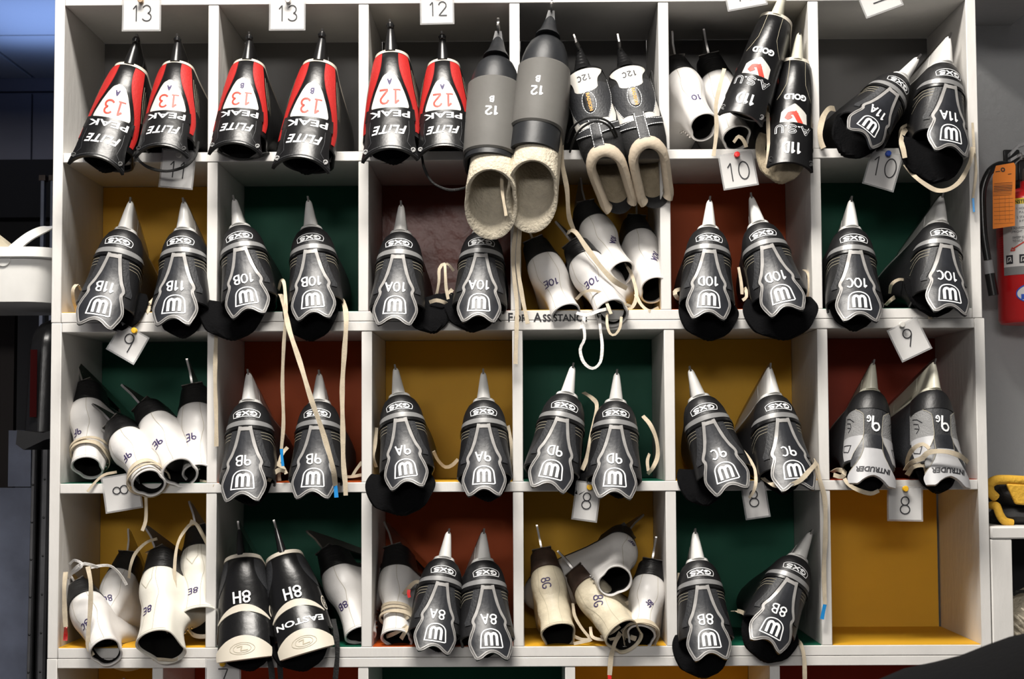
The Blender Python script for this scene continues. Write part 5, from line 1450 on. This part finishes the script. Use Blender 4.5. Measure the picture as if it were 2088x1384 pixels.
for i in range(7): ribbon(mb, ff, [(-19*k, (-6-8*i)*k), (18*k, (-4-8*i)*k)], .0004, 0)
for x in (-8, 3, 11): ribbon(mb, ff, [(x*k, 0), ((x-.5)*k, -50*k)], .0003, 0)
ribbon(mb, ff, [(-14*k, 48*k), (-6*k, 49*k)], .0014, 0); ribbon(mb, ff, [(10*k, 43*k), (16*k, 44*k)], .0012, 0)
mb.build('printing', 'black_ink', tg, False)
mb = MB(); mb.rings([[Vector((0+.0042*kk*math.cos(t), -.0008, 52*k+.0042*kk*math.sin(t))) for t in [2*math.pi*i/16 for i in range(16)]] for kk in (1, .45)], False, False); mb.build('eyelet', 'brown_heel', tg, False)

# low white cabinet at the right
cx0 = at(2021, 1150, .0).x; ctz = at(2060, 1073, .0).z
cab = thing('low_cabinet', 'low white cabinet against the rack\'s right side, cut by the photo edge', 'cabinet', (0, 0, 0))
cx1 = cx0+.46; pw = .0365; tb = .022; cf = .0; cd = .305
mb = MB(); mb.box(cx0, cx0+pw, cf, cd, 0.0005, ctz-tb); soft(mb.build('side_panel', 'rack_paint', cab), .002)
mb = MB(); mb.box(cx1-pw, cx1, cf, cd, 0.0005, ctz-tb); soft(mb.build('side_panel', 'rack_paint', cab), .002)
mb = MB(); mb.box(cx0, cx1, cf-.002, cd, ctz-tb+.0005, ctz); soft(mb.build('top_board', 'rack_paint', cab), .003)
sz_ = at(2075, 1320, .0).z
mb = MB(); mb.box(cx0+pw+.0005, cx1-pw-.0005, cf+.01, cd, sz_-.02, sz_); soft(mb.build('shelf_board', 'rack_paint', cab), .002)
mb = MB(); mb.box(cx0+pw+.0005, cx1-pw-.0005, cd-.006, cd-.001, .01, ctz-tb-.001); mb.build('back_panel', 'black_wall', cab, False)
# felt-lined skate inside
liner = thing('felt_liner', 'cream fuzzy felt liner with a dark rim inside the low cabinet', 'liner', (0, 0, 0))
mb = MB(); rs = []
A0, A1 = at(2070, 1312, .05), at(2122, 1212, .10)
for i in range(16):
    t = i/15; c = A0.lerp(A1, t); w = .012+.040*math.sin(math.pi*min(1, .15+t*.7))
    rs.append([c+Vector((w*.55*math.cos(a)+.004*math.sin(5*a+i), w*.9*math.sin(a), w*math.cos(a)*.9*-.4+w*.4*math.sin(a)+.002*math.sin(7*a+2*i))) for a in [2*math.pi*j/18 for j in range(18)]])
mb.rings(rs); mb.build('felt_body', 'wool_felt', liner)
mb = MB(); mb.tube(catmull([tuple(at(px, py, .06)) for px, py in ((2066, 1212), (2080, 1206), (2100, 1206), (2125, 1210))], .006), .0032, 8); mb.build('rim', 'black_plastic', liner)
for i in range(9):
    mb = MB(); b0 = A0.lerp(A1, .1+.09*i)
    q0 = b0+Vector((-.004, -.035, 0)); q1 = b0+Vector((-.030+.002*i, -.04, .022+.004*(i % 3)))
    mb.tube(catmull([tuple(q0), tuple(q0.lerp(q1, .5)+Vector((0, -.006, .004))), tuple(q1)], .004), [.0026, .0024, .002, .0018]*30, 6)
    mb.build('felt_strand', 'wool_felt', liner)

# gloves on the cabinet
def glove(name, label, rows, m_body, trim, panel):
    g = thing(name, label, 'glove', (0, 0, 0), 'black and yellow gloves on the low cabinet')
    mb = MB(); rs = []
    for px, py, hh, dy in rows:
        c = at(px, py, .10); k = .00092
        rs.append([c+Vector((.004*math.sin(2*a), dy*math.cos(a), hh*k*math.sin(a))) for a in [2*math.pi*j/20 for j in range(20)]])
    mb.rings(rs); mb.build('glove_body', m_body, g)
    for pts, w in trim:
        mb = MB(); mb.tube(catmull([tuple(at(*p)) for p in pts], .005), w, 10); mb.build('padded_trim', 'glove_yellow', g)
    for pl in panel:
        mb = MB(); F_ = [at(px, py, Y) for px, py, Y in pl]; mb.rings([F_, [p+Vector((0, .012, 0)) for p in F_]]); soft(mb.build('yellow_panel', 'glove_yellow', g), .003)
    return g
glove('work_glove', 'black and yellow glove, lower one lying on the low cabinet', [(2014, 1058, 6, .03), (2030, 1052, 17, .05), (2056, 1050, 21, .06), (2090, 1052, 19, .06), (2130, 1056, 16, .05)], 'black_matte',
      [([(2022, 1030, .06), (2032, 1032, .045), (2038, 1048, .04), (2048, 1062, .04), (2064, 1067, .042)], .0075)], [])
glove('work_glove', 'black and yellow glove, upper one with a rolled yellow edge', [(2018, 1004, 8, .02), (2030, 1005, 22, .05), (2050, 1008, 27, .06), (2090, 1008, 27, .06), (2130, 1010, 24, .05)], 'black_matte',
      [([(2030, 1014, .05), (2019, 1002, .045), (2018, 988, .045), (2030, 979, .045), (2055, 978, .045), (2090, 980, .045), (2120, 982, .05)], .0085)],
      [[(2053, 986, .036), (2095, 988, .036), (2095, 1030, .036), (2072, 1028, .036)]])
mb = MB(); mb.tube(catmull([tuple(at(px, py, .05)) for px, py in ((2014, 1068), (2020, 1058), (2026, 1050), (2023, 1042))], .004), .0011, 6)
# dark soft thing in front, out of focus
DY = -1.15
bag = MB()
def dpt(px, py, Y=DY): return at(px, py, Y)
topc = [(1760, 1420), (1800, 1392), (1860, 1366), (1925, 1352), (1980, 1338), (2030, 1318), (2080, 1300), (2140, 1286), (2210, 1290), (2260, 1330)]
rs = []
for px, py in topc:
    c = at(px, py, DY); r_ = .10
    prof = []
    for a in np.linspace(0, math.pi, 9): prof.append(c+Vector((0, r_*math.cos(a), r_*.45*math.sin(a)-.045)))
    prof += [c+Vector((0, -r_, -.45)), c+Vector((0, r_, -.45))]
    rs.append(prof)
bag.rings(rs)
tag(bag.build('dark_bag', 'dark_bag'), 'dark grey soft rounded bag out of focus in the lower right corner', 'bag')

# ------------------------------------------------------------------ left side: tub, black container, sheet metal door, posts
UY = .06
bk = thing('plastic_tub', 'white plastic tub with a folding handle hanging left of the rack', 'tub', (0, 0, 0))
def rrect(cx, cyy, hx, hy, r, z, n=6):
    out = []
    for qx, qy, a0 in ((1, 1, 0), (-1, 1, 90), (-1, -1, 180), (1, -1, 270)):
        for i in range(n+1):
            a = rad(a0+90*i/n); out.append(Vector((cx+qx*(hx-r)+r*math.cos(a), cyy+qy*(hy-r)+r*math.sin(a), z)))
    return out
tcx = at(0, 560, UY).x-.03; tx1 = -.832; thx = (tx1-tcx)/1.01
tzr, tzm, tzb = at(60, 506, UY).z, at(60, 530, UY).z, at(60, 622, UY).z
cyy = UY+.13
mb = MB()
mb.rings([rrect(tcx, cyy, thx*.88, .105, .05, tzb), rrect(tcx, cyy, thx*.91, .135, .05, tzb+.006), rrect(tcx, cyy, thx*.965, .146, .05, tzm), rrect(tcx, cyy, thx*.97, .147, .05, tzr),
          rrect(tcx, cyy, thx*.955, .143, .05, tzr), rrect(tcx, cyy, thx*.945, .140, .05, tzm), rrect(tcx, cyy, thx*.89, .128, .05, tzb+.008)])
mb.build('tub_body', 'white_plastic', bk)
mb = MB(); rim = [rrect(tcx, cyy, thx, .153, .05, tzm+.002), rrect(tcx, cyy, thx*1.01, .156, .05, tzm+.004), rrect(tcx, cyy, thx*1.01, .156, .05, tzr), rrect(tcx, cyy, thx*.965, .146, .05, tzr+.001)]
mb.rings(rim, False, False); mb.build('rim', 'white_plastic', bk)
hp2 = at(8, 528, UY-.012)
mb = MB(); mb.lathe([(.0005, .006), (.013, .005), (.016, 0), (.016, -.004), (.0005, -.004)], 20, M=Matrix.Translation(hp2) @ Matrix.Rotation(rad(90), 4, 'X')); mb.build('handle_pivot', 'white_plastic', bk)
mb = MB(); hc = catmull([tuple(at(*q)) for q in ((8, 528, UY-.014), (30, 506, UY-.012), (60, 482, UY+.02), (92, 466, UY+.07), (112, 460, UY+.13), (122, 462, UY+.2))], .008)
rs = []
for i, p in enumerate(hc):
    p = Vector(p); d = (Vector(hc[min(i+1, len(hc)-1)])-Vector(hc[max(0, i-1)])).normalized(); nn = d.cross(Vector((0, 1, 0))).normalized(); w = .0085 if i else .013
    rs.append([p+nn*a+Vector((0, b, 0)) for a, b in ((-w, -.004), (w, -.004), (w, .004), (-w, .004))])
mb.rings(rs); mb.build('handle', 'white_plastic', bk)
cl = MB(); c0 = [at(px, py, cyy-.05) for px, py in ((-20, 470), (2, 487), (22, 505), (24, 515), (-20, 515))]
cl.rings([c0, [p+Vector((0, .05, 0)) for p in c0]]); tag(cl.build('cardboard_piece', 'aged_leather', None, False), 'tan cardboard corner standing inside the white tub', 'cardboard')
# black glossy container
KY = .05
ck = thing('plastic_container', 'tall glossy black plastic container under the white tub, beside the rack', 'container', (0, 0, 0))
mb = MB(); rs = []
kz0 = at(60, 880, KY).z; kz1 = at(80, 642, KY).z; kx0 = at(36, 800, KY).x; kx1 = -.829
kc = (kx0+kx1)/2; kh = (kx1-kx0)/2
for i in range(19):
    t = i/18; z = kz0+(kz1-kz0)*t
    f = (.98-.12*t) if t < .72 else (.98-.12*t)*math.sqrt(max(.0005, 1-((t-.72)/.285)**2.2))
    rs.append(rrect(kc+.004*t, KY+.11, kh*f, .10*f, .035*f, z))
mb.rings(rs); mb.build('container_body', 'black_gloss', ck)
mb = MB(); s0 = at(52, 888, KY-.0); mb.rings([[Vector((x, y, z)) for x, z in ((kx0+.0, kz0+.003), (kx0+.045, kz0-.002), (kx1, kz0+.004), (kx1, kz0-.01), (kx0+.05, kz0-.014), (kx0+.012, kz0-.032), (kx0-.002, kz0-.022))] for y in (KY, KY+.2)])
mb.build('base_lip', 'black_plastic', ck, False)
mb = MB(); mb.box(at(58, 800, KY).x, at(72, 800, KY).x, KY+.0085, KY+.0098, at(60, 850, KY).z, at(60, 712, KY).z); mb.build('red_stripe', 'dark_red', ck, False)['label'] = 'dark red vertical stripe'  # reflection on the glossy side, put in as a dark red strip
# sheet metal door
MY = .34
md_ = thing('sheet_metal_door', 'dull blue grey sheet metal door with riveted edge strips, left of the rack', 'door', (0, 0, 0))
def mbox(name, m, x0, x1, y0, y1, dy=.004, yy=MY):
    a, b = at(x0, y1, yy), at(x1, y0, yy)
    mb = MB(); mb.box(a.x, b.x, yy, yy+dy, a.z, b.z); return mb.build(name, m, md_, False)
mbox('door_panel', 'blue_steel', -140, 66, 994, 1500, .02)
mbox('patch_plate', 'blue_steel', 16, 64, 877, 992, .006)
def strip(name, pts0, pts1, w):
    P0, P1 = at(*pts0, MY-.004), at(*pts1, MY-.004); k = w*.00102/2
    o = MB(); o.rings([[p+Vector((sx*k, dy, 0)) for sx, dy in ((-1, 0), (-.5, -.005), (.5, -.005), (1, 0), (1, .01), (-1, .01))] for p in (P0, P1)])
    o = o.build(name, 'strip_steel', md_, False)
    for i in range(7):
        t = (i+.35)/7; c = P0.lerp(P1, t)+Vector((0, -.0052, 0)); mb = MB()
        mb.lathe([(.0002, .0016), (.0018, .0012), (.0024, 0), (.0002, 0)], 8, M=Matrix.Translation(c) @ Matrix.Rotation(rad(90), 4, 'X')); mb.build('rivet', 'black_plastic', o)
strip('edge_strip', (71, 886), (58, 1420), 9)
strip('edge_strip', (95, 872), (82, 1420), 16)
mbox('door_edge', 'black_wall', 66, 130, 870, 1500, .01, MY+.03)
# dark timber wall behind the door and steel posts farther back
mb = MB(); a, b = at(-160, 1500, MY+.06), at(30, 640, MY+.06); mb.box(a.x, b.x, MY+.06, MY+.08, 0, b.z); structure('wall_timber', mb, 'dark_wood')
for i, (x0, x1, lab) in enumerate(((79, 90, 'narrow blue grey steel post in the dark opening, farther from the rack'), (99, 110, 'narrow blue grey steel post in the dark opening, next to the rack'))):
    a, b = at(x0, 700, 1.5), at(x1, 368, 1.5)
    mb = MB(); mb.box(a.x, b.x, 1.5, 1.52, 0.0, b.z)
    t = thing('steel_post', lab, 'post', (0, 0, 0), 'steel posts in the dark opening')
    mb.build('post', 'blue_steel', t, False)
    mb = MB(); mb.box(a.x-.004, b.x+.004, 1.495, 1.525, b.z, b.z+.014); mb.build('cap', 'brown_heel', t, False)
